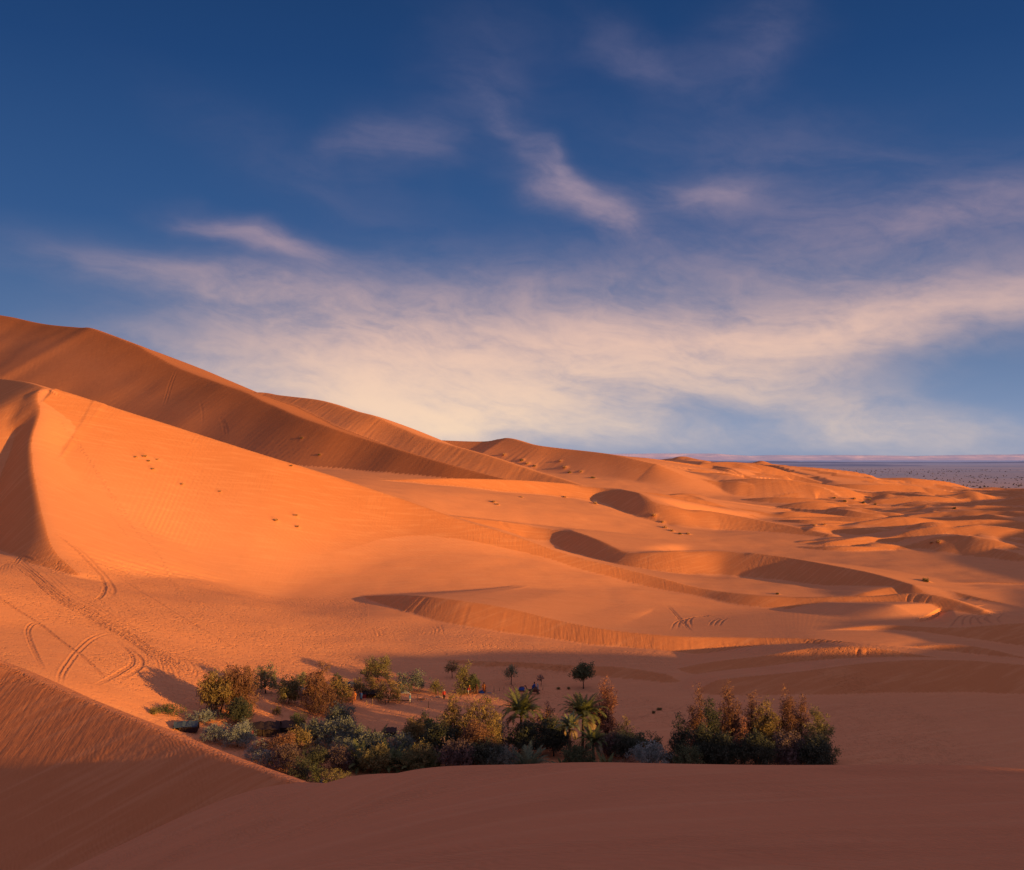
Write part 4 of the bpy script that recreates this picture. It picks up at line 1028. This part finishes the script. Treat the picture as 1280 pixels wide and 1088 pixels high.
palm('large pale green palm clump at the dune edge below the tall left palm', 659, 962, 56, 'lpalm', 140, 34, True)
palm('palm with drooping dead fronds right of the sunlit short palm', 742, 930, 34, 'palm', 145, 28, dry=10)
palm('low palm clump at the dune edge right of the dead-fronded palm', 757, 962, 44, 'palm', 139, 30, True)
palm('small palm clump with pale dead base left of the sunlit palm trunk', 704, 955, 26, 'palm', 141, 24, True)
palm('small dark palm clump right of the sunlit palm trunk', 728, 955, 30, 'palm', 141, 24, True)
palm('upright palm clump, leftmost and highest of the left palm clumps', 468, 945, 54, 'palm', 149, 32, True)
palm('dark spreading palm clump in front of the highest left clump', 452, 962, 50, 'palm', 141, 30, True)
palm('spreading palm clump in the middle of the left clumps at the dune edge', 484, 963, 52, 'palm', 141, 30, True)
palm('low palm clump at the dune edge left of the tall twin trees', 514, 962, 46, 'palm', 140, 30, True)
palm('low dark palm clump under the left tall twin tree, rightmost of the left clumps', 541, 962, 44, 'palm', 140, 28, True)
# ------------------------------------------------------------------ desert shrubs on the dunes
def shrub(px, py, w, label, kind='olive', hr=.55, group='desert shrubs dotted over the dunes', shape='bush'):
    g = ground_hit(px, py)
    if not g: return
    seedc[0] += 3; X, Y, z = g; wm = max(.4, .58*w/F*Y)
    L = lobes_for(shape, wm, wm*hr, seedc[0])
    sc_ = max(.35, min(1.4, wm/2.2))
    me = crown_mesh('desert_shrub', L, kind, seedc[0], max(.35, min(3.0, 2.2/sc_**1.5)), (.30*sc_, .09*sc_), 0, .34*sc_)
    o = part('desert_shrub', me, None, (X, Y, z-.03*wm)); props(o, label, 'shrub', group)
for (px, py, w, lb, kd) in SHR: shrub(px, py, w, lb, {'olive': 'straw', 'gold': 'straw', 'dark': 'gold'}.get(kd, kd), .42 if py < 850 else .3)

# ------------------------------------------------------------------ camp: cloth, tents, posts
def cloth(name, col, var=.2): return plain_mat(name, col, var, 5, .95)
C_SLATE = cloth('slate_blue_tent_cloth', (.05, .075, .11)); C_DARK = cloth('dark_goat_hair', (.035, .024, .026)); C_BROWN = cloth('brown_tent_cloth', (.07, .042, .038)); C_RED = cloth('red_rug', (.34, .045, .04)); C_PALE = cloth('pale_canvas', (.55, .46, .40))
C_BLUE = cloth('indigo_cloth', (.03, .07, .26)); C_SKY = cloth('blue_tarp', (.09, .19, .34)); C_WHITE = cloth('white_cotton', (.45, .42, .40)); C_ORANGE = cloth('orange_cloth', (.50, .17, .05)); C_GREY = cloth('grey_cloth', (.30, .30, .32)); C_MAROON = cloth('brown_robe_cloth', (.12, .055, .04))
WOOD = plain_mat('weathered_post_wood', (.30, .19, .11), .35, 8); DWOOD = plain_mat('dark_pole_wood', (.06, .04, .03), .35, 8)
SKIN = plain_mat('brown_skin', (.17, .085, .05), .1, 20); HAIRM = plain_mat('black_hair', (.012, .010, .010), .3, 20)
def tent(label, px, pb, Y, L, D, h, rz, roof_m, wall_m, door=None, group='nomad tents of the camp', open_front=False, name='nomad_tent'):
    X, Yg, z = place(px, pb, Y)
    t = thing(name, label, 'tent', (X, Yg, z), rz, group)
    r = random.Random(px*3)
    n = 8; rows = []
    for j, v in enumerate((-1, -.62, -.25, .0, .25, .62, 1)):
        row = []
        for i in range(n+1):
            u = -1+2*i/n; zz = h*(1-.46*abs(v)**1.15)*(1-.13*abs(math.cos(u*math.pi*1.5))*(1-abs(v)*.4))*(1-.10*u*u)
            row.append((u*L/2*1.06, v*D/2*1.08, zz+r.uniform(-.025, .025)))
        rows.append(row)
    m = MB(); m.sheet(rows); ro = part('roof', m.mesh('roof', roof_m), t)
    so_ = ro.modifiers.new('thickness', 'SOLIDIFY'); so_.thickness = .05
    def wallrow(p0, p1, hh, seg=10):
        rws = []
        for zz in (-.15, hh*.5, hh):
            rws.append([(p0[0]+(p1[0]-p0[0])*k/seg+.03*math.sin(k*2.1), p0[1]+(p1[1]-p0[1])*k/seg+.05*math.sin(k*1.7+zz), zz) for k in range(seg+1)])
        mm = MB(); mm.sheet(rws); return mm.mesh('wall', wall_m)
    eh = h*.53
    part('wall', wallrow((-L/2, D/2), (L/2, D/2), eh), t); part('wall', wallrow((-L/2, -D/2), (-L/2, D/2), eh*1.2), t); part('wall', wallrow((L/2, -D/2), (L/2, D/2), eh*1.2), t)
    if not open_front: part('wall', wallrow((-L/2+L*.22, -D/2), (L/2, -D/2), eh), t)
    if door:
        mm = MB(); mm.sheet([[(-L/2+L*.02+L*.17*k/5, -D/2-.06+.04*math.sin(k*2), zz) for k in range(6)] for zz in (-.1, eh*.5, eh*.98)])
        part('door_curtain', mm.mesh('door_curtain', door), t)
    for sx in (-1, 0, 1):
        for sy in (-1, 1):
            p = MB(); p.tube([(sx*L*.51, sy*D*.53, -.3), (sx*L*.515, sy*D*.535, h*.56)], .04, 6); part('tent_pole', p.mesh('tent_pole', DWOOD), t)
    g = MB()
    for sx in (-1, 1):
        for sy in (-1, 1): g.tube([(sx*L*.515, sy*D*.535, h*.55), (sx*(L*.5+1.0), sy*(D*.5+.9), 0)], .012, 4)
    part('guy_ropes', g.mesh('guy_ropes', DWOOD), t)
    return t
tent('long dark nomad tent with a red curtain at its left end, below the left trees', 331, 917, None, 4.6, 3.4, 2.1, .12, C_DARK, C_DARK, C_RED)
tent('second dark tent with a pale grey roof edge, right of the red-curtained tent', 362, 914, None, 4.2, 3.2, 1.9, -.05, C_BROWN, C_DARK, None)
tent('low dark tent with a blue roof, half hidden behind the sunlit ridge at the left', 233, 921, 152, 3.4, 2.6, 1.5, .2, C_SLATE, C_DARK, None)
tent('small pale tent between the green round tree and the big rust tree', 379, 868, None, 2.0, 1.8, 1.5, -.4, C_PALE, C_PALE, None)
tent('black camp tent with an open front between the two golden trees', 466, 871, None, 3.6, 2.6, 1.5, .05, C_DARK, C_DARK, C_RED, open_front=True)
tent('dark tent with a blue-grey roof behind the left golden tree', 436, 861, None, 3.4, 2.6, 1.5, -.1, C_SLATE, C_DARK, None)
tent('dark purple roofed tent hidden behind the orange-lit tree in the centre', 488, 914, 160, 1.9, 1.8, 1.5, .1, C_BROWN, C_DARK, None)
def sheet_thing(name, label, px, pb, Y, w, d, mat, cat, lump=.12, rz=0.0):
    X, Yg, z = place(px, pb, Y); r = random.Random(px); m = MB(); n = 9
    m.sheet([[((-.5+i/n)*w, (-.5+j/n)*d, .04+lump*math.sin(math.pi*i/n)*math.sin(math.pi*j/n)*(1+r.uniform(-.5, .5))) for i in range(n+1)] for j in range(n+1)])
    o = part(name, m.mesh(name, mat, True), None, (X, Yg, z+.02), (0, 0, rz)); o.modifiers.new('thickness', 'SOLIDIFY').thickness = .04
    return props(o, label, cat)
sheet_thing('ground_sheet', 'pale cloth spread on the sand under the grey-green spreading tree', 507, 866, None, 1.6, 1.6, C_WHITE, 'cloth', .25)
sheet_thing('blanket', 'blue blanket lying on the sand between the two tallest standing people', 602, 866, None, 1.0, 1.3, C_BLUE, 'blanket', .35)
sheet_thing('tarpaulin', 'small blue-white sheet low in the grove by the dune edge', 402, 966, 131, 1.6, 1.6, C_SKY, 'tarpaulin', .8)
def post_mesh(h, lean, mat, seed):
    r = random.Random(seed); m = MB()
    m.tube([(0, 0, -.3), (lean*.4+r.uniform(-.02, .02), 0, h*.5), (lean, r.uniform(-.03, .03), h)], [.065, .058, .045], 8)
    return m.mesh('fence_post', mat, True)
PM = [post_mesh(1.15, .05, WOOD, 1), post_mesh(.9, -.06, WOOD, 2), post_mesh(1.2, .02, DWOOD, 3), post_mesh(.7, .04, WOOD, 4)]
POSTS = [(593.5,867,0,1.05,'pale post left of the person in the brown robe'),(607,866,0,1.3,'pale post touching the orange-robed person'),(617.5,866,0,1.1,'tallest of the pale posts right of the people'),(624.5,864,1,.8,'second pale post right of the people'),
 (630,862,3,.8,'third pale post right of the people, the shortest'),(638.5,865,0,1.05,'pale post just left of the kneeling pale camel'),(678.5,863,3,.9,'short pale post right of the dark camel'),
 (440.5,881,2,.9,'dark short post by the foot of the big rust-red tree'),(458.5,881,1,.9,'post left of a close pair in the fence below the golden trees'),(465.5,881,0,.95,'pale post of the fence directly below the golden tree gap'),
 (473.5,877,3,.9,'short post of the fence at the trunk of the golden tree'),(482,881,2,.8,'dark post right beside the bare trunk of the golden tree'),(499,879,3,.8,'short pale post at the left end of the lying pole'),
 (521.5,876,0,1.05,'pale post right of the blue-clothed person'),(535.5,885,2,.95,'dark lone post in front of the fence line'),(496.5,852,0,1.25,'pale post behind the golden trees, beside the large dark tree'),
 (574.5,866,3,.7,'stubby post left of the red-clothed person'),(246,871,1,1.0,'lone pale post left of the olive-gold tree'),(322.5,876,0,1.0,'post on the sand right of the rust-brown tree'),(329,874,3,.8,'small post left of the pale twin-topped tree')]
for px, pb, k, s_, lb in POSTS:
    X, Yg, z = place(px, pb, None)
    o = part('fence_post', PM[k], None, (X, Yg, z), (0, 0, px), (1, 1, s_)); props(o, lb, 'post', 'wooden posts around the camp')
def rail(label, pts, name='fence_rail', r=.05):
    W = [Vector(ground_hit(*p)) for p in pts]; o0 = W[0]
    m = MB(); m.tube([w-o0+Vector((0, 0, .22+.06*math.sin(i*2))) for i, w in enumerate(W)], r, 6)
    o = part(name, m.mesh(name, DWOOD, True), None, tuple(o0)); props(o, label, 'pole'); return o
rail('long dark pole lying along the fence right of the golden tree trunk', [(489,877.5),(496,877.3),(504,877.2),(512,877)], 'wooden_pole', .09)
rail('dark branch lying between the pale post and the stones', [(523,875.5),(527,876),(531,875)], 'wooden_pole', .11)
def stone_mesh(seed):
    import bmesh
    bm = bmesh.new(); bmesh.ops.create_icosphere(bm, subdivisions=2, radius=1); r = random.Random(seed)
    ph = [r.uniform(0, 6) for _ in range(6)]
    for v in bm.verts:
        c = v.co; k = 1+.16*math.sin(c.x*3+ph[0])*math.sin(c.y*3.3+ph[1])+.12*math.sin(c.z*4+ph[2]+c.x*2)+.06*math.sin(c.y*8+ph[3])
        v.co = Vector((c.x*k, c.y*k*.8, c.z*k*.55))
    me = bpy.data.meshes.new('stone'); bm.to_mesh(me); bm.free(); me.materials.append(STONE); return me
STONE = plain_mat('pale_stone', (.30, .22, .19), .4, 4)
SM = [stone_mesh(i) for i in range(4)]
sr = random.Random(8)
for k, (px, py) in enumerate([(534,874),(539,875),(543,873),(546,872),(549,871),(552,872),(556,874.5),(560,867),(564,866.5),(568,866),(571,866.5),(578,866),(580,866.5),(516,878),(527,877.5),(610,866.5),(613,866.8)]):
    X, Yg, z = place(px, py, None); s_ = sr.uniform(.14, .3)
    o = part('stone', SM[k % 4], None, (X, Yg, z+.05), (0, 0, sr.uniform(0, 6)), (s_, s_, s_)); props(o, 'pale stone in the broken line of stones along the camp edge', 'stone', 'stones lining the camp edge')

# ------------------------------------------------------------------ people and camels
def skin_mesh(name, nodes, edges, mat, sub=1):
    """one continuous body grown over a jointed skeleton"""
    import bmesh
    bm = bmesh.new(); lay = bm.verts.layers.skin.verify(); ids = {}
    for k, (co, r) in nodes.items():
        v = bm.verts.new(co); v[lay].radius = (r, r); v[lay].use_root = False; ids[k] = v
    ids[next(iter(nodes))][lay].use_root = True
    for a, b in edges: bm.edges.new((ids[a], ids[b]))
    me = bpy.data.meshes.new(name); bm.to_mesh(me); bm.free()
    o = bpy.data.objects.new('tmp_body', me); COL.objects.link(o)
    sk = o.modifiers.new('skin', 'SKIN'); sk.use_smooth_shade = True
    ss_ = o.modifiers.new('sub', 'SUBSURF'); ss_.levels = sub; ss_.render_levels = sub
    dg = bpy.context.evaluated_depsgraph_get(); dg.update()
    out = bpy.data.meshes.new_from_object(o.evaluated_get(dg)); out.name = name
    bpy.data.objects.remove(o, do_unlink=True)
    out.materials.clear(); out.materials.append(mat); return out
def person(label, px, pb, rz, pose, robe_m, scarf_m, legs_m=None, zoff=0.0, at=None, group=None, s=1.0):
    if at is None: X, Yg, z = place(px, pb, None)
    else: X, Yg, z = at
    t = thing('person', label, 'person', (X, Yg, z+zoff), rz, group); t.scale = (s, s, s)
    hip = .92 if pose in ('stand', 'lean') else .30
    ln = .22 if pose == 'lean' else 0.0
    N = {'pelvis': ((0, 0, hip), .13), 'waist': ((ln*.4, 0, hip+.18), .12), 'chest': ((ln*.9, 0, hip+.40), .145), 'neck': ((ln*1.15, 0, hip+.56), .06), 'head': ((ln*1.25+.015, 0, hip+.68), .088), 'crown': ((ln*1.25, 0, hip+.79), .075), 'nose': ((ln*1.25+.11, 0, hip+.685), .018)}
    E = [('pelvis', 'waist'), ('waist', 'chest'), ('chest', 'neck'), ('neck', 'head'), ('head', 'crown'), ('head', 'nose')]
    for sd, nm in ((1, 'l'), (-1, 'r')):
        cx = ln*.9
        if pose == 'ride': el, wr = (cx+.08, sd*.24, hip+.22), (cx+.30, sd*.14, hip+.20)
        elif pose == 'lean': el, wr = (cx+.12, sd*.22, hip+.16), (cx+.30, sd*.18, hip-.02)
        else: el, wr = (cx-.02, sd*.27, hip+.20), (cx+.06, sd*.29, hip-.05)
        N['sh'+nm] = ((cx, sd*.19, hip+.47), .062); N['el'+nm] = (el, .045); N['wr'+nm] = (wr, .032)
        dv = (Vector(wr)-Vector(el)).normalized(); pm = Vector(wr)+dv*.07
        N['pa'+nm] = (tuple(pm), .03)
        E += [('chest', 'sh'+nm), ('sh'+nm, 'el'+nm), ('el'+nm, 'wr'+nm), ('wr'+nm, 'pa'+nm)]
        lat = dv.cross(Vector((0, sd, 0))).normalized()
        for q_, (off, ln_) in enumerate(((-.03, .07), (-.01, .085), (.01, .08), (.03, .06))):
            N['f%d%s' % (q_, nm)] = (tuple(pm+dv*ln_+lat*off+Vector((.012, 0, 0))), .009); E.append(('pa'+nm, 'f%d%s' % (q_, nm)))
        N['th'+nm] = (tuple(Vector(wr)+dv*.04+lat*-.055), .010); E.append(('wr'+nm, 'th'+nm))
        if pose in ('stand', 'lean'): kn, an, ft = (.03, sd*.11, .49), (0, sd*.12, .07), (.16, sd*.13, .035)
        else: kn, an, ft = (.34, sd*.30, hip+.02), (.30, sd*.40, hip-.38), (.44, sd*.42, hip-.44)
        N['hp'+nm] = ((0, sd*.10, hip-.04), .10); N['kn'+nm] = (kn, .065); N['an'+nm] = (an, .042); N['ft'+nm] = (ft, .035)
        E += [('pelvis', 'hp'+nm), ('hp'+nm, 'kn'+nm), ('kn'+nm, 'an'+nm), ('an'+nm, 'ft'+nm)]
    part('body', skin_mesh('body', N, E, SKIN), t)
    m = MB(); c = lambda k: Vector(N[k][0])
    if pose in ('stand', 'lean'):
        low = .30 if legs_m is None else hip-.12
        m.tube([(0, 0, low), (0, 0, hip-.05), c('waist'), c('chest'), c('neck')-Vector((0, 0, .05))], [.25 if legs_m is None else .19, .20, .175, .205, .09], 14)
    else:
        m.tube([(0, 0, hip-.12), c('waist'), c('chest'), c('neck')-Vector((0, 0, .05))], [.24, .19, .21, .09], 14)
    for nm in 'lr': m.tube([c('sh'+nm), c('el'+nm), c('el'+nm).lerp(c('wr'+nm), .85)], [.095, .075, .07], 9)
    part('robe' if legs_m is None else 'shirt', m.mesh('robe', robe_m, True), t)
    lm = MB(); mt = legs_m or robe_m
    for nm in 'lr': lm.tube([c('hp'+nm), c('kn'+nm), c('kn'+nm).lerp(c('an'+nm), .85)], [.13, .10, .075], 9)
    part('trousers', lm.mesh('trousers', mt, True), t)
    hm = MB(); hc = c('head')
    hm.tube([hc+Vector((-.03, 0, -.10)), hc+Vector((-.03, 0, -.02)), hc+Vector((-.02, 0, .05)), hc+Vector((-.01, 0, .12)), hc+Vector((0, 0, .18))], [.085, .115, .125, .115, .05], 12)
    part('headscarf', hm.mesh('headscarf', scarf_m, True), t)
    ey = MB()
    for sd in (1, -1): ey.box(tuple(hc+Vector((.093, sd*.034, .02))), (.012, .022, .012))
    part('eyes', ey.mesh('eyes', HAIRM), t)
    mo = MB(); mo.box(tuple(hc+Vector((.088, 0, -.055))), (.01, .045, .01)); part('mouth', mo.mesh('mouth', C_RED), t)
    return t
def camel(label, px, pb, rz, coat, cloth_m, group='kneeling camels at the camp'):
    X, Yg, z = place(px, pb, None)
    t = thing('camel', label, 'camel', (X, Yg, z), rz, group)
    N = {'belly': ((0, 0, .72), .40), 'rump': ((-.72, 0, .78), .30), 'chest': ((.66, 0, .74), .32), 'hump': ((-.05, 0, 1.22), .20), 'tip': ((-.05, 0, 1.42), .09),
         'nb': ((.98, 0, .86), .19), 'n1': ((1.30, 0, .86), .13), 'n2': ((1.52, 0, 1.16), .105), 'n3': ((1.60, 0, 1.52), .095), 'hd': ((1.74, 0, 1.66), .115), 'mz': ((2.0, 0, 1.60), .075), 'ns': ((2.10, 0, 1.57), .05), 't1': ((-1.02, 0, .78), .05), 't2': ((-1.14, 0, .45), .03)}
    E = [('belly', 'rump'), ('belly', 'chest'), ('belly', 'hump'), ('hump', 'tip'), ('chest', 'nb'), ('nb', 'n1'), ('n1', 'n2'), ('n2', 'n3'), ('n3', 'hd'), ('hd', 'mz'), ('mz', 'ns'), ('rump', 't1'), ('t1', 't2')]
    for sd, nm in ((1, 'l'), (-1, 'r')):
        N['e'+nm] = ((.62, sd*.30, .40), .12); N['k'+nm] = ((1.02, sd*.30, .13), .085); N['f'+nm] = ((.52, sd*.34, .08), .07)
        N['s'+nm] = ((-.42, sd*.36, .42), .15); N['h'+nm] = ((-1.02, sd*.34, .22), .085); N['g'+nm] = ((-.42, sd*.40, .08), .07); N['a'+nm] = ((1.66, sd*.10, 1.76), .03)
        E += [('chest', 'e'+nm), ('e'+nm, 'k'+nm), ('k'+nm, 'f'+nm), ('rump', 's'+nm), ('s'+nm, 'h'+nm), ('h'+nm, 'g'+nm), ('hd', 'a'+nm)]
    part('body', skin_mesh('body', N, E, coat), t)
    m = MB(); rows = []
    for i in range(6):
        x = -.55+i*.2; row = []
        for j in range(9):
            a = math.pi*(j/8)-math.pi/2; row.append((x, .50*math.sin(a)*(1.0 if abs(a) < 1.2 else 1.02), .78+.56*math.cos(a)*(1.12 if i in (2, 3) else .95)+.03*math.sin(i*3+j)))
        rows.append(row)
    m.sheet(rows); o = part('saddle_blanket', m.mesh('saddle_blanket', cloth_m, True), t); o.modifiers.new('thickness', 'SOLIDIFY').thickness = .04
    s_ = MB(); s_.tube([(-.34, 0, 1.42), (-.12, .24, 1.40), (.22, .2, 1.38), (.34, 0, 1.38), (.22, -.2, 1.38), (-.12, -.24, 1.40), (-.34, 0, 1.42)], .08, 8); part('saddle', s_.mesh('saddle', C_MAROON, True), t)
    ey = MB()
    for sd in (1, -1): ey.box((1.80, sd*.10, 1.70), (.035, .02, .03))
    part('eyes', ey.mesh('eyes', HAIRM), t)
    hl = MB(); hl.tube([(1.9, .09, 1.62), (1.75, .12, 1.6), (1.66, .11, 1.72)], .012, 5); hl.tube([(1.9, -.09, 1.62), (1.75, -.12, 1.6), (1.66, -.11, 1.72)], .012, 5); part('halter', hl.mesh('halter', C_RED), t)
    return t
COAT1 = plain_mat('pale_camel_coat', (.42, .26, .14), .25, 6); COAT2 = plain_mat('dark_camel_coat', (.13, .07, .05), .25, 6)
camel('pale kneeling camel with its head raised at the left and a dark blue saddle blanket', 652, 868, math.pi-.15, COAT1, C_BLUE)
cm = camel('dark brown kneeling camel carrying the rider in blue', 668, 868, math.pi+.1, COAT2, C_MAROON)
person('person in blue riding the dark brown kneeling camel', 0, 0, math.pi+.1, 'ride', C_BLUE, HAIRM, C_BLUE, 1.12, at=tuple(cm.location), s=1.08)
person('person in pale grey standing behind the dark brown camel', 672, 866, 2.6, 'stand', C_GREY, C_WHITE)
person('person in a red top with a white headscarf, standing alone left of the others', 555, 874, -1.2, 'stand', C_RED, C_WHITE, C_DARK)
person('person in a red shirt bending forward under the dark pair of trees', 585, 868.5, .2, 'lean', C_RED, C_ORANGE, C_GREY)
person('tall person in a long brown robe right of the bending person', 596, 868, -2.0, 'stand', C_MAROON, C_MAROON, s=1.1)
person('person in an orange-brown robe with a dark head beside a pale post', 605, 866, -1.5, 'stand', C_ORANGE, HAIRM, s=1.12)
person('person in blue and white walking along the lying pole', 512.5, 879, 2.9, 'stand', C_SKY, C_WHITE, C_WHITE)
person('person in orange standing below the small pinkish bush', 443.5, 876, -1.0, 'stand', C_ORANGE, C_ORANGE, s=.95)
person('person in dark blue standing right of the person in orange', 451.5, 875.5, -1.8, 'stand', C_BLUE, HAIRM, s=.95)

# ------------------------------------------------------------------ scrub and palm gardens far out on the plain
def far_scrub():
    r = np.random.RandomState(4); V = []; Q = []; T_ = []
    n = 2200
    u = r.uniform(900, 1420, n); Y = np.exp(r.uniform(math.log(1650), math.log(5200), n))
    X = (u-640)/F*Y
    dn = fbm(X/330, Y/600, 61, 3)
    keep = dn+.25*sstep(1060, 1200, u)*(Y < 2900) > .18
    for x, y in zip(X[keep], Y[keep]):
        z = zat(x, y); w = r.uniform(.9, 2.4); h = w*r.uniform(.6, 1.3)
        for k in range(7):
            a = r.uniform(0, 6.28); d = r.uniform(0, .8)*w; c = np.array([x+math.cos(a)*d, y+math.sin(a)*d, z+h*r.uniform(.2, .75)])
            e1 = r.normal(size=3)*w*.35; e2 = r.normal(size=3)*h*.35; b = len(V)
            V += [c-e1-e2, c+e1-e2*.4, c+e1*.5+e2, c-e1*.8+e2*.6]; Q.append((b, b+1, b+2, b+3)); T_ += [r.rand()]*4
    o = part('far_scrub', mesh_np('far_scrub', V, Q, LEAF['far'], False, T_)); props(o, kind='stuff', label='dark specks of scrub and palm gardens scattered over the far plain', cat='scrub')
far_scrub()
# ------------------------------------------------------------------ sky: Nishita daylight graded to dusk blue, with lit cirrus
sc = bpy.context.scene
def build_world():
    w = bpy.data.worlds.new('World'); sc.world = w; w.use_nodes = True
    nt = w.node_tree; nb = NB(nt); bg = nt.nodes['Background']
    sky = nb.new('ShaderNodeTexSky', sky_type='NISHITA'); sky.sun_disc = False
    sky.sun_elevation = SUN_EL; sky.sun_rotation = math.atan2(SUN_H[0], SUN_H[1])
    sky.altitude = 700; sky.air_density = 1.0; sky.dust_density = 1.2; sky.ozone_density = 3.0
    d = nb.sep(nb.new('ShaderNodeTexCoord').outputs['Generated'])
    dx, dy, dz = d[0], d[1], d[2]
    hyp = nb.m('SQRT', nb.add(nb.mul(dx, dx), nb.mul(dy, dy)))
    az = nb.m('ARCTAN2', dx, dy)                       # azimuth, 0 = north
    el = nb.m('ARCTAN2', dz, hyp)
    e1 = nb.clamp(nb.div(el, .50))
    tint = nb.ramp(e1, [(0, (.24, .30, .45)), (.06, (.22, .30, .47)), (.22, (.095, .175, .345)), (.45, (.034, .098, .258)), (.75, (.0150, .058, .182)), (1, (.0095, .040, .130))])
    # the western glow behind the viewer is warmer
    nis = nb.mix(1.0, sky.outputs[0], rgb(.17, .125, .125), 'MULTIPLY')
    side = nb.ss(nb.m('COSINE', az), -.1, .6)   # 1 towards the north, 0 behind
    base = nb.mix(nb.add(.2, nb.mul(side, .80)), nis, tint)
    # cirrus density
    A = nb.mul(az, 1.0); E = el
    wv = nb.xyz(nb.mul(A, 3.0), nb.mul(E, 6.0), .3)
    wn = nb.noise(wv, 1.6, 3, .5); wn2 = nb.noise(nb.xyz(nb.mul(A, 3.0), nb.mul(E, 6.0), 4.7), 1.6, 3, .5)
    A2 = nb.add(A, nb.mul(nb.sub(wn, .5), .22)); E2 = nb.add(E, nb.mul(nb.sub(wn2, .5), .085))
    def blob(px, py, rx, ry, rot, wt, sharp=1.0):
        a0 = math.atan2(px-640, F); e0 = math.atan2((HZ-py)/F, math.hypot(1, (px-640)/F))
        c, s = math.cos(math.radians(rot)), math.sin(math.radians(rot))
        u = nb.sub(A2, a0); v = nb.sub(E2, e0)
        p = nb.div(nb.add(nb.mul(u, c), nb.mul(v, s)), rx/F); q = nb.div(nb.sub(nb.mul(v, c), nb.mul(u, s)), ry/F)
        r2 = nb.add(nb.mul(p, p), nb.mul(q, q))
        return nb.mul(nb.m('POWER', 2.718, nb.mul(r2, -1.0)), wt)
    BL = [(515,528,130,34,0,.9),(650,445,330,66,4,.92),(530,512,200,52,0,1.5),(1080,398,340,34,4,1.05),(280,365,170,28,-8,.42),(722,262,78,26,-18,.80),(690,222,46,16,-50,.42),(335,306,90,16,-12,.60),
          (905,242,85,22,-4,.52),(1060,515,190,34,-16,.46),(1000,552,380,20,0,.26),(1200,272,170,26,0,.34),(640,190,60,18,-45,.30),(500,185,30,45,-65,.26),
          (800,75,90,26,-14,.20),(960,50,60,60,60,.16),(980,325,300,50,4,.22),(460,430,190,70,0,.42),(820,465,230,40,8,.55),(1010,185,220,45,-8,.13),(600,110,60,70,50,.12),(400,220,160,30,-25,.06)]
    dens = None
    for b_ in BL:
        v = blob(*b_); dens = v if dens is None else nb.add(dens, v)
    # clouds over the rest of the sky so it holds from any viewpoint
    away = nb.sub(1.0, nb.ss(nb.m('COSINE', az), .55, .8))
    dens = nb.add(dens, nb.mul(away, .35))
    # unseen bright cirrus added overhead to light the flats from above
    dens = nb.add(dens, nb.mul(nb.ss(el, .52, .95), 1.6))
    # fibres
    rot = math.radians(-14)
    fu = nb.add(nb.mul(A2, math.cos(rot)), nb.mul(E2, math.sin(rot))); fv = nb.sub(nb.mul(E2, math.cos(rot)), nb.mul(A2, math.sin(rot)))
    f1 = nb.noise(nb.xyz(nb.mul(fu, 5.0), nb.mul(fv, 19.0), 0.0), 1.0, 7, .60, .15)
    f2 = nb.noise(nb.xyz(nb.mul(A2, 10.0), nb.mul(E2, 34.0), 2.0), 1.0, 8, .62, .15)
    f3 = nb.noise(nb.xyz(nb.mul(A, 60.0), nb.mul(E, 110.0), 5.0), 1.0, 4, .6)
    rot2 = math.radians(24)
    gu = nb.add(nb.mul(A2, math.cos(rot2)), nb.mul(E2, -math.sin(rot2))); gv = nb.add(nb.mul(E2, math.cos(rot2)), nb.mul(A2, math.sin(rot2)))
    f4 = nb.noise(nb.xyz(nb.mul(gu, 14.0), nb.mul(gv, 44.0), 8.0), 1.0, 8, .66, .3)
    fib = nb.add(nb.add(nb.mul(f1, .52), nb.mul(f2, .32)), nb.add(nb.mul(f4, .18), nb.mul(nb.sub(f3, .5), .12)))
    cov = nb.mul(dens, nb.add(.30, nb.mul(nb.ss(fib, .34, .70), 1.0)))
    cov = nb.mul(nb.sub(1.0, nb.m('POWER', 2.718, nb.mul(cov, -1.25))), .97)
    ec = nb.clamp(nb.div(el, .34))
    over = nb.ss(el, .52, .95)
    ccol = nb.ramp(ec, [(0, (.82, .65, .54)), (.08, (.97, .70, .49)), (.33, (.90, .59, .45)), (.6, (.56, .38, .40)), (1, (.30, .26, .38))])
    ccol = nb.mix(over, ccol, rgb(.42, .34, .45))
    col = nb.mix(cov, base, ccol)
    # below the horizon: sand-coloured bounce
    col = nb.mix(nb.ss(el, -.02, -.002), rgb(.10, .06, .05), col)
    w.cycles.sampling_method = 'MANUAL'; w.cycles.sample_map_resolution = 256
    nb.put(bg.inputs[0], col); bg.inputs[1].default_value = 1.0
build_world()
# ------------------------------------------------------------------ camera and sun
cam = bpy.data.cameras.new('camera'); co = bpy.data.objects.new('camera', cam); sc.collection.objects.link(co)
co.location = (0, 0, H); co.rotation_euler = (math.pi/2, 0, 0)
cam.sensor_width = 36; cam.lens = 36*F/1280; cam.shift_y = (HZ-544)/1280; cam.clip_start = .1; cam.clip_end = 90000
sc.camera = co
sun = bpy.data.lights.new('sun', 'SUN'); so = bpy.data.objects.new('sun', sun); sc.collection.objects.link(so)
sd = Vector((SUN_H[0]*math.cos(SUN_EL), SUN_H[1]*math.cos(SUN_EL), math.sin(SUN_EL)))
so.rotation_euler = sd.to_track_quat('Z', 'Y').to_euler(); so.location = sd*400
sun.energy = 7.8; sun.angle = math.radians(.6); sun.color = (1, .51, .11)
sc.view_settings.view_transform = 'Standard'; sc.view_settings.look = 'None'; sc.view_settings.exposure = 0
